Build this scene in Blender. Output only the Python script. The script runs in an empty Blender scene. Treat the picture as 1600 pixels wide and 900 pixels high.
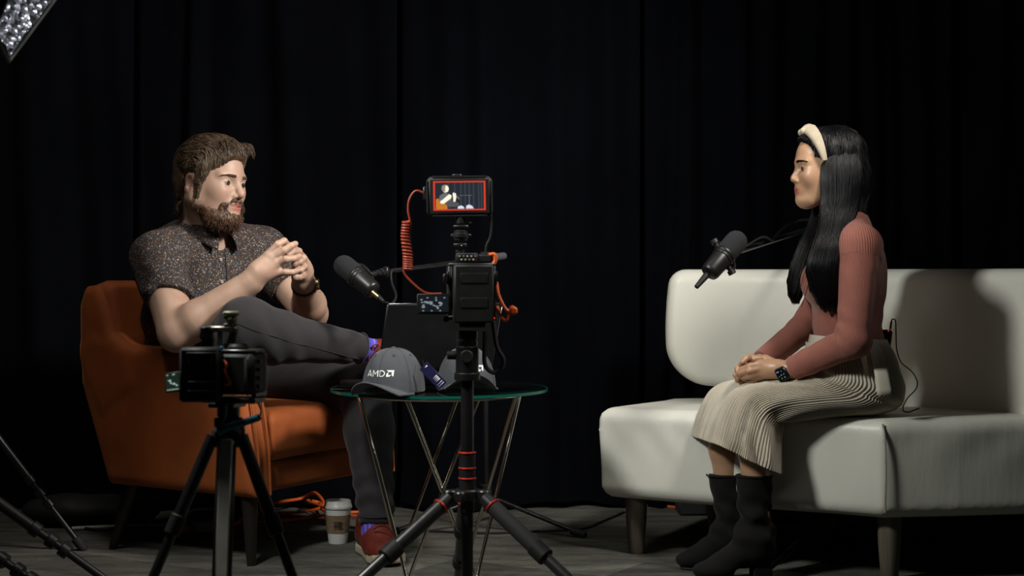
import bpy, math, random
import numpy as np
from mathutils import Vector, Matrix
from mathutils.bvhtree import BVHTree

S = bpy.context.scene
C = S.collection

# ------------------------------------------------------------ camera
CAM_Z, FPX, HOR = 0.833, 2400.0, 430.0
cam_d = bpy.data.cameras.new('camera'); cam = bpy.data.objects.new('camera', cam_d); C.objects.link(cam)
cam.location = (0, 0, CAM_Z); cam.rotation_euler = (math.pi / 2, 0, 0)
cam_d.sensor_width = 36.0; cam_d.lens = 36.0 * FPX / 1600.0
cam_d.shift_y = -(450 - HOR) / 1600.0
cam_d.clip_start = 0.05; cam_d.clip_end = 60
cam_d.dof.use_dof = True; cam_d.dof.focus_distance = 4.4; cam_d.dof.aperture_fstop = 4.8
S.camera = cam

# ------------------------------------------------------------ exposure, world, lights
S.view_settings.view_transform = 'Standard'
S.view_settings.look = 'None'
S.view_settings.exposure = -0.27
S.view_settings.gamma = 1.0
S.view_settings.use_curve_mapping = False
w = bpy.data.worlds.new('world'); S.world = w; w.use_nodes = True
w.node_tree.nodes['Background'].inputs[0].default_value = (0.55, 0.62, 0.8, 1)
w.node_tree.nodes['Background'].inputs[1].default_value = 0.0042

KEY_L = Vector((-0.885, 3.08, 1.80)); DIR_L = Vector((0.86, 0.225, -0.464)).normalized()
KEY_R = Vector((0.962, 3.50, 1.946)); DIR_R = Vector((-0.74, 0.56, -0.37)).normalized()

def area_light(name, loc, direction, size, power, color, spread=math.pi, shape='DISK'):
    d = bpy.data.lights.new(name, 'AREA'); d.shape = shape; d.size = size
    d.energy = power; d.color = color; d.spread = spread
    o = bpy.data.objects.new(name, d); C.objects.link(o)
    o.location = loc; o.rotation_euler = direction.to_track_quat('-Z', 'Y').to_euler()
    return o

area_light('softbox_lamp_left', KEY_L - DIR_L * 0.20, DIR_L, 0.36, 43, (0.99, 1.0, 0.94))
area_light('softbox_lamp_right', KEY_R - DIR_R * 0.20, DIR_R, 0.34, 27, (1.0, 0.95, 0.88), math.radians(95))
area_light('ceiling_spill', Vector((0.3, 2.2, 3.3)), Vector((0.05, 0.55, -1)).normalized(), 1.6, 0.5, (0.85, 0.9, 1.0))
area_light('ceiling_lamp', Vector((-1.15, 3.55, 3.1)), Vector((0.12, 1.1, -2.1)).normalized(), 0.7, 5.5, (1.0, 0.93, 0.84), math.radians(100))

# ------------------------------------------------------------ helpers
def P(px, py, Y):
    """a point of the place: column and row as sighted from the tripod, Y metres away"""
    return np.array([(px - 800.0) / FPX * Y, Y, CAM_Z - (py - HOR) / FPX * Y])

def V(*a): return np.array(a, dtype=float)
def nrm(v): v = np.asarray(v, float); return v / (np.linalg.norm(v) + 1e-12)
rng = np.random.default_rng(7)

def srgb(r, g, b):
    f = lambda c: c / 12.92 if c <= 0.04045 else ((c + 0.055) / 1.055) ** 2.4
    return (f(r / 255), f(g / 255), f(b / 255))

class Mat:
    """small wrapper round a node material"""
    def __init__(self, name, color, rough=0.6, metal=0.0, **kw):
        m = bpy.data.materials.new(name); m.use_nodes = True
        self.m = m; self.nt = m.node_tree; self.b = self.nt.nodes['Principled BSDF']
        self.b.inputs['Base Color'].default_value = (*color, 1)
        self.b.inputs['Roughness'].default_value = rough
        self.b.inputs['Metallic'].default_value = metal
        for k, v in kw.items():
            self.b.inputs[k.replace('_', ' ')].default_value = v
    def n(self, t, **kw):
        x = self.nt.nodes.new(t)
        for k, v in kw.items(): setattr(x, k, v)
        return x
    def l(self, a, b): self.nt.links.new(a, b)
    def coord(self, which='Object', scale=(1, 1, 1), rot=(0, 0, 0)):
        t = self.n('ShaderNodeTexCoord'); mp = self.n('ShaderNodeMapping')
        mp.inputs['Scale'].default_value = scale; mp.inputs['Rotation'].default_value = rot
        self.l(t.outputs[which], mp.inputs['Vector']); return mp.outputs['Vector']
    def noise(self, vec, scale, detail=3, rough=0.5):
        t = self.n('ShaderNodeTexNoise'); t.inputs['Scale'].default_value = scale
        t.inputs['Detail'].default_value = detail; t.inputs['Roughness'].default_value = rough
        self.l(vec, t.inputs['Vector']); return t.outputs['Fac']
    def ramp(self, fac, stops, interp='LINEAR'):
        r = self.n('ShaderNodeValToRGB'); cr = r.color_ramp; cr.interpolation = interp
        while len(cr.elements) < len(stops): cr.elements.new(0.5)
        for e, (p, c) in zip(cr.elements, stops):
            e.position = p; e.color = (*c, 1) if len(c) == 3 else c
        self.l(fac, r.inputs['Fac']); return r.outputs['Color']
    def bump(self, h, strength=0.3, dist=0.002):
        b = self.n('ShaderNodeBump'); b.inputs['Strength'].default_value = strength
        b.inputs['Distance'].default_value = dist; self.l(h, b.inputs['Height'])
        self.l(b.outputs['Normal'], self.b.inputs['Normal'])
    def base(self, c): self.l(c, self.b.inputs['Base Color'])

def noisy(name, c1, c2, scale, rough=0.6, metal=0, bump=0, bscale=None, bd=0.001, stretch=(1, 1, 1), **kw):
    m = Mat(name, c1, rough, metal, **kw)
    v = m.coord('Object', stretch)
    m.base(m.ramp(m.noise(v, scale), [(0.3, c1), (0.7, c2)]))
    if bump: m.bump(m.noise(v, bscale or scale * 4), bump, bd)
    return m.m

def emis(name, color, strength):
    m = Mat(name, (0, 0, 0), 0.3)
    m.b.inputs['Emission Color'].default_value = (*color, 1)
    m.b.inputs['Emission Strength'].default_value = strength
    return m.m

class MB:
    """collects shapes into one mesh"""
    def __init__(self): self.v = []; self.f = []; self.mi = []; self.n = 0; self.cur = 0
    def add(self, v, f):
        v = np.asarray(v, float)
        self.v.append(v); self.f += [tuple(int(i) + self.n for i in q) for q in f]
        self.mi += [self.cur] * len(f); self.n += len(v); return self
    def mat(self, i): self.cur = i; return self
    def box(self, c, size, rot=None, bev=0.0):
        """box with chamfered edges; rot = 3x3 array whose columns are the box axes"""
        hx, hy, hz = [s / 2 for s in size]; b = min(bev, hx * .98, hy * .98, hz * .98)
        R = np.eye(3) if rot is None else np.asarray(rot, float)
        if b <= 0:
            v = [(x, y, z) for x in (-hx, hx) for y in (-hy, hy) for z in (-hz, hz)]
            f = [(0, 1, 3, 2), (4, 6, 7, 5), (0, 4, 5, 1), (2, 3, 7, 6), (0, 2, 6, 4), (1, 5, 7, 3)]
        else:
            v = []; idx = {}
            for sx in (-1, 1):
                for sy in (-1, 1):
                    for sz in (-1, 1):
                        for a in range(3):
                            e = [hx - b, hy - b, hz - b]; e[a] = (hx, hy, hz)[a]
                            idx[(sx, sy, sz, a)] = len(v); v.append((sx * e[0], sy * e[1], sz * e[2]))
            f = []
            g = lambda s, a: idx[(s[0], s[1], s[2], a)]
            for a in range(3):
                p, q = (a + 1) % 3, (a + 2) % 3
                for s in (-1, 1):
                    face = []
                    for (sp, sq) in ((-1, -1), (1, -1), (1, 1), (-1, 1)):
                        t = [0, 0, 0]; t[a] = s; t[p] = sp; t[q] = sq; face.append(g(t, a))
                    f.append(tuple(face if s > 0 else face[::-1]))
            for a in range(3):
                p, q = (a + 1) % 3, (a + 2) % 3
                for sp in (-1, 1):
                    for sq in (-1, 1):
                        t0 = [0, 0, 0]; t0[a] = -1; t0[p] = sp; t0[q] = sq; t1 = list(t0); t1[a] = 1
                        face = [g(t0, p), g(t1, p), g(t1, q), g(t0, q)]
                        f.append(tuple(face if sp * sq < 0 else face[::-1]))
            for sx in (-1, 1):
                for sy in (-1, 1):
                    for sz in (-1, 1):
                        t = (sx, sy, sz); face = [g(t, 0), g(t, 1), g(t, 2)]
                        f.append(tuple(face if sx * sy * sz > 0 else face[::-1]))
        v = np.array(v) @ R.T + np.asarray(c, float)
        return self.add(v, f)
    def tube(self, pts, r, n=10, cap=True, flat=1.0, up=None):
        """round tube along points; r number or list; flat squashes across `up`"""
        pts = np.asarray(pts, float); k = len(pts)
        r = np.full(k, r) if np.isscalar(r) else np.asarray(r, float)
        t = np.gradient(pts, axis=0); t /= np.linalg.norm(t, axis=1)[:, None] + 1e-12
        a = np.array([0, 0, 1.0]) if up is None else np.asarray(up, float)
        if abs(t[0] @ nrm(a)) > 0.95: a = np.array([1.0, 0.13, 0])
        u = a - t[0] * (a @ t[0]); u /= np.linalg.norm(u)
        V_ = []; ang = np.linspace(0, 2 * np.pi, n, endpoint=False)
        for i in range(k):
            u = u - t[i] * (u @ t[i]); u /= np.linalg.norm(u) + 1e-12
            w_ = np.cross(t[i], u)
            V_.append(pts[i] + r[i] * (flat * np.cos(ang)[:, None] * u + np.sin(ang)[:, None] * w_))
        v = np.concatenate(V_); f = []
        for i in range(k - 1):
            for j in range(n):
                j2 = (j + 1) % n
                f.append((i * n + j, i * n + j2, (i + 1) * n + j2, (i + 1) * n + j))
        if cap: f.append(tuple(range(n))[::-1]); f.append(tuple((k - 1) * n + j for j in range(n)))
        return self.add(v, f)
    def cyl(self, a, b, r, r2=None, n=20, bev=0.0):
        a = np.asarray(a, float); b = np.asarray(b, float); r2 = r if r2 is None else r2
        L = np.linalg.norm(b - a)
        if bev > 0:
            d = (b - a) / L
            return self.tube([a, a + d * 1e-5, a + d * bev, b - d * bev, b - d * 1e-5, b], [r - bev, r - bev, r, r2, r2 - bev, r2 - bev], n)
        return self.tube([a, b], [r, r2], n)
    def lathe(self, c, axis, prof, n=32, squash=None):
        """prof: (distance along axis, radius)"""
        c = np.asarray(c, float); d = nrm(axis); pts = [c + d * p[0] for p in prof]
        a = np.array([0, 0, 1.0]) if abs(d[2]) < .9 else np.array([1.0, 0, 0])
        u = nrm(a - d * (a @ d)); w_ = np.cross(d, u); ang = np.linspace(0, 2 * np.pi, n, endpoint=False)
        v = np.concatenate([pts[i] + max(prof[i][1], 1e-5) * (np.cos(ang)[:, None] * u + np.sin(ang)[:, None] * w_) for i in range(len(prof))])
        f = []
        for i in range(len(prof) - 1):
            for j in range(n):
                j2 = (j + 1) % n; f.append((i * n + j, i * n + j2, (i + 1) * n + j2, (i + 1) * n + j))
        return self.add(v, f)
    def ball(self, c, r, n=16, R=None):
        r = np.array([r] * 3 if np.isscalar(r) else r, float); v = []; f = []
        for i in range(n + 1):
            th = math.pi * i / n
            for j in range(2 * n):
                ph = math.pi * j / n; v.append((math.sin(th) * math.cos(ph), math.sin(th) * math.sin(ph), math.cos(th)))
        for i in range(n):
            for j in range(2 * n):
                j2 = (j + 1) % (2 * n); f.append((i * 2 * n + j, (i + 1) * 2 * n + j, (i + 1) * 2 * n + j2, i * 2 * n + j2))
        v = np.array(v) * r
        if R is not None: v = v @ np.asarray(R, float).T
        return self.add(v + np.asarray(c, float), f)
    def grid(self, G, close=False):
        """G: (m, n, 3) array of points"""
        m, n = G.shape[:2]; f = []
        for i in range(m - 1):
            for j in range(n if close else n - 1):
                j2 = (j + 1) % n; f.append((i * n + j, i * n + j2, (i + 1) * n + j2, (i + 1) * n + j))
        return self.add(G.reshape(-1, 3), f)
    def poly(self, pts, thick=None, direction=None):
        pts = np.asarray(pts, float); n = len(pts)
        if thick is None: return self.add(pts, [tuple(range(n))])
        d = nrm(direction) * thick
        v = np.concatenate([pts, pts + d]); f = [tuple(range(n))[::-1], tuple(range(n, 2 * n))]
        f += [(i, (i + 1) % n, (i + 1) % n + n, i + n) for i in range(n)]
        return self.add(v, f)
    def torus(self, c, axis, R, r, n=48, m=10):
        d = nrm(axis); a = np.array([0, 0, 1.0]) if abs(d[2]) < .9 else np.array([1.0, 0, 0])
        u = nrm(a - d * (a @ d)); w_ = np.cross(d, u); G = np.zeros((n, m, 3))
        for i in range(n):
            t = 2 * math.pi * i / n; e = math.cos(t) * u + math.sin(t) * w_
            for j in range(m):
                s = 2 * math.pi * j / m; G[i, j] = np.asarray(c) + e * (R + r * math.cos(s)) + d * r * math.sin(s)
        G = np.concatenate([G, G[:1]]); return self.grid(G, close=True)

OFF = {}
def link(name, mb, mats, parent=None, smooth=True, label=None, sharp=40):
    """one mesh object; points are given in the place's own coordinates"""
    me = bpy.data.meshes.new(name)
    v = np.concatenate(mb.v)
    off = OFF.get(parent.name, None) if parent else None
    if off is not None: v = v - off
    me.from_pydata(v.tolist(), [], mb.f); me.update()
    if not isinstance(mats, (list, tuple)): mats = [mats]
    for m in mats: me.materials.append(m)
    if len(mats) > 1: me.polygons.foreach_set('material_index', mb.mi)
    import bmesh
    bm = bmesh.new(); bm.from_mesh(me); bmesh.ops.recalc_face_normals(bm, faces=bm.faces)
    if sharp is not None and smooth:
        th = math.radians(sharp)
        for e in bm.edges:
            if len(e.link_faces) == 2: e.smooth = e.calc_face_angle(0) < th
    bm.to_mesh(me); bm.free()
    if smooth: me.polygons.foreach_set('use_smooth', [True] * len(me.polygons))
    o = bpy.data.objects.new(name, me); C.objects.link(o)
    if parent: o.parent = parent; OFF[o.name] = off if off is not None else np.zeros(3)
    if label: o['label'] = label
    return o

def tag(o, label, cat, group=None):
    o['label'] = label; o['category'] = cat
    if group: o['group'] = group
    return o
def thing(name, label, cat, loc, group=None):
    o = bpy.data.objects.new(name, None); C.objects.link(o); o.empty_display_size = 0.1
    o.location = [float(x) for x in loc]; OFF[o.name] = np.array([float(x) for x in loc])
    return tag(o, label, cat, group)
def struct(name, mb, mats, smooth=False):
    o = link(name, mb, mats, None, smooth); o['kind'] = 'structure'; return o

def frame(z, x=None):
    """3x3 with columns x,y,z; z given, x roughly given"""
    z = nrm(z); x = np.array([1.0, 0, 0]) if x is None else np.asarray(x, float)
    x = nrm(x - z * (x @ z)); y = np.cross(z, x); return np.stack([x, y, z], 1)

def bez(pts, n=24):
    """smooth curve through points (Catmull-Rom)"""
    p = [np.asarray(q, float) for q in pts]; p = [2 * p[0] - p[1]] + p + [2 * p[-1] - p[-2]]; out = []
    k = len(p) - 3
    for i in range(k):
        m = max(2, n // k)
        for t in np.linspace(0, 1, m, endpoint=False):
            a, b, c, d = p[i:i + 4]
            out.append(0.5 * ((2 * b) + (-a + c) * t + (2 * a - 5 * b + 4 * c - d) * t * t + (-a + 3 * b - 3 * c + d) * t ** 3))
    out.append(p[-2]); return np.array(out)

# ------------------------------------------------------------ implicit surfaces
class Prim:
    def __init__(self, f, k=0.02, op='u'): self.f = f; self.k = k; self.op = op
def cap(a, b, ra, rb=None, k=0.02, op='u'):
    a = np.asarray(a, float); b = np.asarray(b, float); rb = ra if rb is None else rb; ab = b - a; L2 = ab @ ab + 1e-12
    def f(p):
        t = np.clip(((p - a) @ ab) / L2, 0, 1)
        return np.linalg.norm(p - a - t[:, None] * ab, axis=1) - (ra + (rb - ra) * t)
    return Prim(f, k, op)
def ell(c, r, R=None, k=0.02, op='u'):
    c = np.asarray(c, float); r = np.asarray(r, float) if not np.isscalar(r) else np.array([r] * 3, float)
    def f(p):
        q = p - c
        if R is not None: q = q @ np.asarray(R)
        k0 = np.linalg.norm(q / r, axis=1); k1 = np.linalg.norm(q / (r * r), axis=1)
        return np.where(k0 < 1e-4, -r.min(), k0 * (k0 - 1.0) / (k1 + 1e-9))
    return Prim(f, k, op)
def rbox(c, h, rad, R=None, k=0.01, op='u'):
    c = np.asarray(c, float); h = np.asarray(h, float) - rad
    def f(p):
        q = p - c
        if R is not None: q = q @ np.asarray(R)
        q = np.abs(q) - h
        return np.linalg.norm(np.maximum(q, 0), axis=1) + np.minimum(q.max(1), 0) - rad
    return Prim(f, k, op)
def sd_poly(p2, poly):
    poly = np.asarray(poly, float); n = len(poly)
    d = np.full(len(p2), 1e9); s = np.ones(len(p2))
    for i in range(n):
        a = poly[i]; b = poly[i - 1]; e = b - a; w_ = p2 - a
        t = np.clip((w_ @ e) / (e @ e + 1e-12), 0, 1); q = w_ - t[:, None] * e
        d = np.minimum(d, (q * q).sum(1))
        c1 = p2[:, 1] >= a[1]; c2 = p2[:, 1] < b[1]; c3 = e[0] * w_[:, 1] > e[1] * w_[:, 0]
        flip = (c1 & c2 & c3) | (~c1 & ~c2 & ~c3); s = np.where(flip, -s, s)
    return s * np.sqrt(d)
def sd_line(p2, line):
    line = np.asarray(line, float); d = np.full(len(p2), 1e9)
    for a, b in zip(line[:-1], line[1:]):
        e = b - a; w_ = p2 - a; t = np.clip((w_ @ e) / (e @ e + 1e-12), 0, 1); q = w_ - t[:, None] * e
        d = np.minimum(d, (q * q).sum(1))
    return np.sqrt(d)
def ext(d2, t, lo, hi, rad):
    """round-edged extrusion from 2-D distance and coordinate t"""
    a = d2 + rad; b = np.abs(t - (lo + hi) / 2) - (hi - lo) / 2 + rad
    m = np.maximum(np.stack([a, b], 1), 0)
    return np.linalg.norm(m, axis=1) + np.minimum(np.maximum(a, b), 0) - rad

def comb(prims, p):
    d = None
    for q in prims:
        e = q.f(p)
        if d is None: d = e; continue
        k = q.k
        if q.op == 'u':
            h = np.clip(0.5 + 0.5 * (d - e) / k, 0, 1); d = d + (e - d) * h - k * h * (1 - h)
        elif q.op == 's':
            h = np.clip(0.5 - 0.5 * (d + e) / k, 0, 1); d = d + (-e - d) * h + k * h * (1 - h)
        elif q.op == 'i':
            h = np.clip(0.5 - 0.5 * (d - e) / k, 0, 1); d = d + (e - d) * h + k * h * (1 - h)
    return d

def polygonise(prims, lo, hi, h, post=None, B=14, slack=0.012):
    """surface nets over sparse blocks -> (verts, quads)"""
    lo = np.asarray(lo, float); hi = np.asarray(hi, float)
    nb = np.ceil((hi - lo) / (h * B)).astype(int); N = nb * B + 1
    vals = np.full(N, 1.0, np.float32)
    g = np.stack(np.meshgrid(*[np.arange(n) for n in nb], indexing='ij'), -1).reshape(-1, 3)
    cen = lo + (g + 0.5) * B * h; R = B * h * 0.87
    dc = np.stack([q.f(cen) for q in prims], 1)
    full = comb(prims, cen)
    isu = np.array([q.op == 'u' for q in prims]); 
    ax = np.arange(B + 1); off = np.stack(np.meshgrid(ax, ax, ax, indexing='ij'), -1).reshape(-1, 3)
    mu = dc[:, isu].min(1)
    for bi in range(len(g)):
        i, j, k = g[bi] * B
        if abs(full[bi]) > R + slack * 2 + 0.02:
            if full[bi] < 0: vals[i:i + B + 1, j:j + B + 1, k:k + B + 1] = -1.0
            continue
    for bi in range(len(g)):
        if abs(full[bi]) > R + slack * 2 + 0.02: continue
        i, j, k = g[bi] * B
        act = [q for n_, q in enumerate(prims) if q.op == 'i' or (q.op == 'u' and dc[bi, n_] < max(mu[bi], 0) + 2 * R + 2 * q.k + .01) or (q.op == 's' and dc[bi, n_] < R + 2 * q.k + .01)]
        p = lo + (g[bi] * B + off) * h
        if not act or act[0].op != 'u':
            act = [q for q in prims]
        d = comb(act, p)
        if post is not None: d = post(p, d)
        vals[i:i + B + 1, j:j + B + 1, k:k + B + 1] = d.reshape(B + 1, B + 1, B + 1)
    s = vals < 0
    c = np.zeros(np.array(N) - 1, np.uint8)
    co = [(a, b, d) for a in (0, 1) for b in (0, 1) for d in (0, 1)]
    for a, b, d in co: c += s[a:N[0] - 1 + a, b:N[1] - 1 + b, d:N[2] - 1 + d]
    I, J, K = np.nonzero((c > 0) & (c < 8)); idx = np.full(c.shape, -1, np.int32); idx[I, J, K] = np.arange(len(I))
    acc = np.zeros((len(I), 3)); cnt = np.zeros(len(I))
    cv = {o: vals[I + o[0], J + o[1], K + o[2]] for o in co}
    for a in co:
        for ax_ in range(3):
            if a[ax_]: continue
            b = list(a); b[ax_] = 1; b = tuple(b)
            va, vb = cv[a], cv[b]; m = (va < 0) != (vb < 0)
            t = np.where(m, va / np.where(m, va - vb, 1), 0)
            q = np.tile(np.array(a, float), (len(I), 1)); q[:, ax_] += t
            acc += q * m[:, None]; cnt += m
    v = lo + (np.stack([I, J, K], 1) + acc / cnt[:, None]) * h
    F = []
    for ax_ in range(3):
        o1, o2 = (ax_ + 1) % 3, (ax_ + 2) % 3
        sl0 = [slice(1, -1)] * 3; sl1 = [slice(1, -1)] * 3; sl0[ax_] = slice(0, -1); sl1[ax_] = slice(1, None)
        A = s[tuple(sl0)]; Bq = s[tuple(sl1)]; E = np.stack(np.nonzero(A != Bq), 1)
        sg = A[tuple(E.T)]
        E = E + np.array([0 if q == ax_ else 1 for q in range(3)])
        def cell(d1, d2):
            e = E.copy(); e[:, o1] -= d1; e[:, o2] -= d2; return idx[tuple(e.T)]
        q = np.stack([cell(1, 1), cell(0, 1), cell(0, 0), cell(1, 0)], 1)
        q[~sg] = q[~sg][:, ::-1]; F.append(q)
    F = np.concatenate(F); F = F[(F >= 0).all(1)]
    return v, F

def sdf_obj(name, prims, lo, hi, h, mat, parent=None, post=None, label=None, phase=None, slack=0.012, matfn=None, keep=None):
    v, F = polygonise(prims, lo, hi, h, post, slack=slack)
    if keep is not None:
        k = keep(v); F = F[k[F].all(1)]
        used = np.unique(F); mp = np.full(len(v), -1); mp[used] = np.arange(len(used)); v = v[used]; F = mp[F]
    me = bpy.data.meshes.new(name)
    off = OFF.get(parent.name, None) if parent else None
    vv = v if off is None else v - off
    me.vertices.add(len(v)); me.vertices.foreach_set('co', vv.ravel().astype(np.float32))
    me.loops.add(len(F) * 4); me.loops.foreach_set('vertex_index', F.ravel().astype(np.int32))
    me.polygons.add(len(F)); me.polygons.foreach_set('loop_start', np.arange(len(F), dtype=np.int32) * 4)
    me.update(calc_edges=True); me.validate()
    me.polygons.foreach_set('use_smooth', [True] * len(me.polygons))
    mats = mat if isinstance(mat, (list, tuple)) else [mat]
    for m in mats: me.materials.append(m)
    if matfn is not None and len(me.polygons) == len(F):
        me.polygons.foreach_set('material_index', matfn(v[F].mean(1)).astype(np.int32))
    if phase is not None:
        a = me.attributes.new('phase', 'FLOAT', 'POINT'); a.data.foreach_set('value', phase(v).astype(np.float32))
    o = bpy.data.objects.new(name, me); C.objects.link(o)
    if parent: o.parent = parent; OFF[o.name] = off if off is not None else np.zeros(3)
    if label: o['label'] = label
    return o

def vnoise(p, scale, seed=0):
    """cheap smooth pseudo noise in [-1,1]"""
    q = p * scale; s = seed * 1.7
    return (np.sin(q[:, 0] * 1.3 + 2.1 * np.sin(q[:, 1] * 0.9 + s) + s) + np.sin(q[:, 1] * 1.7 + 1.9 * np.sin(q[:, 2] * 1.1 + s * 2)) +
            np.sin(q[:, 2] * 1.5 + 2.3 * np.sin(q[:, 0] * 0.8 + 3 * s))) / 3.0
# ------------------------------------------------------------ materials
M = {}
M['black_plastic'] = noisy('black_plastic', (.007, .007, .007), (.012, .012, .012), 40, .6, bump=.15, bscale=900, bd=.0004, Specular_IOR_Level=.3)
M['black_metal'] = noisy('black_metal', (.009, .009, .010), (.014, .014, .015), 30, .38, .2)
M['dark_metal'] = noisy('dark_metal', (.05, .05, .05), (.08, .08, .08), 30, .35, .8)
M['grey_metal'] = noisy('grey_metal', (.16, .155, .13), (.2, .19, .17), 30, .4, .7)
M['chrome'] = Mat('chrome', (.62, .58, .50), .16, 1.0).m
M['brass'] = Mat('brass', (.5, .42, .22), .3, 1.0).m
M['rubber'] = Mat('rubber', (.012, .012, .012), .8).m
M['orange_cable'] = noisy('orange_cable', (.75, .13, .02), (.65, .10, .015), 30, .5)
M['red_cable'] = noisy('red_cable', (.36, .045, .014), (.30, .035, .012), 30, .5)
M['red_ring'] = Mat('red_ring', (.55, .03, .015), .4, .3).m
M['teal_cable'] = noisy('teal_cable', (.01, .12, .17), (.01, .10, .14), 30, .45)
M['white_cable'] = noisy('white_cable', (.55, .55, .52), (.45, .45, .42), 30, .5)
M['grey_plastic'] = noisy('grey_plastic', (.22, .21, .18), (.3, .29, .26), 20, .5)
M['green_plastic'] = noisy('green_plastic', (.18, .19, .10), (.14, .15, .08), 20, .5)

def make_velvet():
    m = Mat('orange_velvet', (.4, .1, .02), .75); m.b.inputs['Sheen Weight'].default_value = .55
    m.b.inputs['Sheen Tint'].default_value = (1, .45, .15, 1); m.b.inputs['Sheen Roughness'].default_value = .35
    v = m.coord('Object'); n = m.noise(v, 6, 5, .6)
    m.base(m.ramp(n, [(.3, (.24, .050, .007)), (.7, (.37, .083, .011))])); m.bump(m.noise(v, 500, 2), .2, .001); return m.m
M['velvet'] = make_velvet()
def make_leather():
    m = Mat('white_leather', (.75, .74, .68), .42); v = m.coord('Object')
    m.base(m.ramp(m.noise(v, 3, 4), [(.3, (.70, .69, .61)), (.7, (.76, .75, .68))]))
    a = m.noise(v, 260, 3); b = m.noise(m.coord('Object', (9, 9, 1.2)), 2.2, 3)
    mx = m.n('ShaderNodeMath', operation='MULTIPLY_ADD'); m.l(b, mx.inputs[0]); mx.inputs[1].default_value = 7; m.l(a, mx.inputs[2])
    m.bump(mx.outputs[0], .16, .0012); return m.m
M['leather'] = make_leather()
def make_curtain():
    m = Mat('black_velour', (.012, .012, .014), .95); m.b.inputs['Sheen Weight'].default_value = .015
    m.b.inputs['Sheen Tint'].default_value = (.5, .55, .75, 1); m.b.inputs['Specular IOR Level'].default_value = .03
    v = m.coord('Object'); m.base(m.ramp(m.noise(v, 2, 5), [(.3, (.0014, .0017, .0027)), (.7, (.0027, .0031, .0046))]))
    m.bump(m.noise(v, 900, 2), .3, .001); return m.m
M['curtain'] = make_curtain()
def make_carpet():
    m = Mat('carpet', (.1, .1, .1), .95); m.b.inputs['Specular IOR Level'].default_value = .1
    v = m.coord('Object', (1, 1, 1), (0, 0, .55))
    br = m.n('ShaderNodeTexBrick'); br.inputs['Scale'].default_value = 1.0; br.inputs['Brick Width'].default_value = 1.0
    br.inputs['Row Height'].default_value = .25; br.inputs['Mortar Size'].default_value = .0008; br.offset = .5
    br.inputs['Color1'].default_value = (.085, .083, .076, 1); br.inputs['Color2'].default_value = (.20, .195, .175, 1)
    br.inputs['Mortar'].default_value = (.05, .05, .05, 1); m.l(v, br.inputs['Vector'])
    st = m.noise(m.coord('Object', (9, 34, 1), (0, 0, .55)), 3.5, 6, .8)
    st2 = m.noise(m.coord('Object', (2, 9, 1), (0, 0, .55)), 1.6, 4, .6)
    mx = m.n('ShaderNodeMix', data_type='RGBA', blend_type='MULTIPLY'); mx.inputs[0].default_value = 1
    m.l(br.outputs['Color'], mx.inputs[6]); m.l(m.ramp(st, [(.32, (.55, .55, .57)), (.68, (1.15, 1.15, 1.1))]), mx.inputs[7])
    m2 = m.n('ShaderNodeMix', data_type='RGBA', blend_type='MULTIPLY'); m2.inputs[0].default_value = .8
    m.l(mx.outputs[2], m2.inputs[6]); m.l(m.ramp(st2, [(.35, (.45, .47, .5)), (.6, (1.1, 1.1, 1.05))]), m2.inputs[7])
    m.base(m2.outputs[2]); m.bump(m.noise(m.coord('Object'), 320, 3), .8, .004); return m.m
M['carpet'] = make_carpet()
M['wall'] = noisy('wall_paint', (.03, .03, .032), (.035, .035, .037), 3, .9)

# ------------------------------------------------------------ floor, walls
fl = MB(); fl.box((0, 3.2, -.05), (8.4, 7.6, .1)); struct('floor', fl, M['carpet'])
wl = MB(); wl.box((0, 6.35, 1.75), (8.4, .1, 3.5)); struct('wall_back', wl, M['wall'])
wl = MB(); wl.box((-4.2, 3.2, 1.75), (.1, 7.6, 3.5)); struct('wall_left', wl, M['wall'])
wl = MB(); wl.box((4.2, 3.2, 1.75), (.1, 7.6, 3.5)); struct('wall_right', wl, M['wall'])
wl = MB(); wl.box((0, 3.2, 3.55), (8.4, 7.6, .1)); struct('ceiling', wl, M['wall'])

# ------------------------------------------------------------ black drapes
def drape(x0, x1, seed, label, y0=5.62, amp=.055, pitch=.17, lean=0):
    r = np.random.default_rng(seed)
    xs = np.arange(x0 + .006, x1 - .005, .011); zs = np.concatenate([np.linspace(.004, .22, 12), np.linspace(.3, 3.35, 26)])
    ph = np.cumsum(r.uniform(.65, 1.35, len(xs))) * 0
    nf = int((x1 - x0) / pitch) + 2
    wd = r.uniform(.5, 1.6, nf); ce = x0 + np.cumsum(wd) / wd.sum() * (x1 - x0); hh = r.uniform(.35, 1.0, nf)
    G = np.zeros((len(zs), len(xs), 3)); k2 = r.uniform(20, 30)
    for i, z in enumerate(zs):
        spread = 1 + .25 * (1 - z / 3.3)
        xx = xs + .02 * np.sin(z * 1.3 + seed + xs * 2)
        y = np.zeros(len(xs))
        for c_, h_, w_ in zip(ce, hh, wd):
            s = w_ / wd.sum() * (x1 - x0) * .42
            y -= h_ * amp * spread * np.exp(-((xx - c_ - .015 * np.sin(z * 2 + c_ * 9)) / s) ** 2)
        y += .008 * np.sin(xs * k2 + z * .9) + .004 * np.sin(xs * 53 + z * 3)
        if z < .22:
            q = (1 - z / .22); y -= .14 * q * q * (1 + .5 * np.sin(xs * 7 + seed)); 
        G[i, :, 0] = xs; G[i, :, 1] = y0 + y + lean * (xs - x0); G[i, :, 2] = z + (.012 * (1 + np.sin(xs * 9)) if z < .02 else 0)
    mb = MB(); mb.grid(G)
    o = link('stage_curtain', mb, M['curtain'], None, True, sharp=None)
    m = o.modifiers.new('cloth', 'SOLIDIFY'); m.thickness = .004; m.offset = 1
    return tag(o, label, 'curtain', 'black backdrop curtains')
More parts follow.
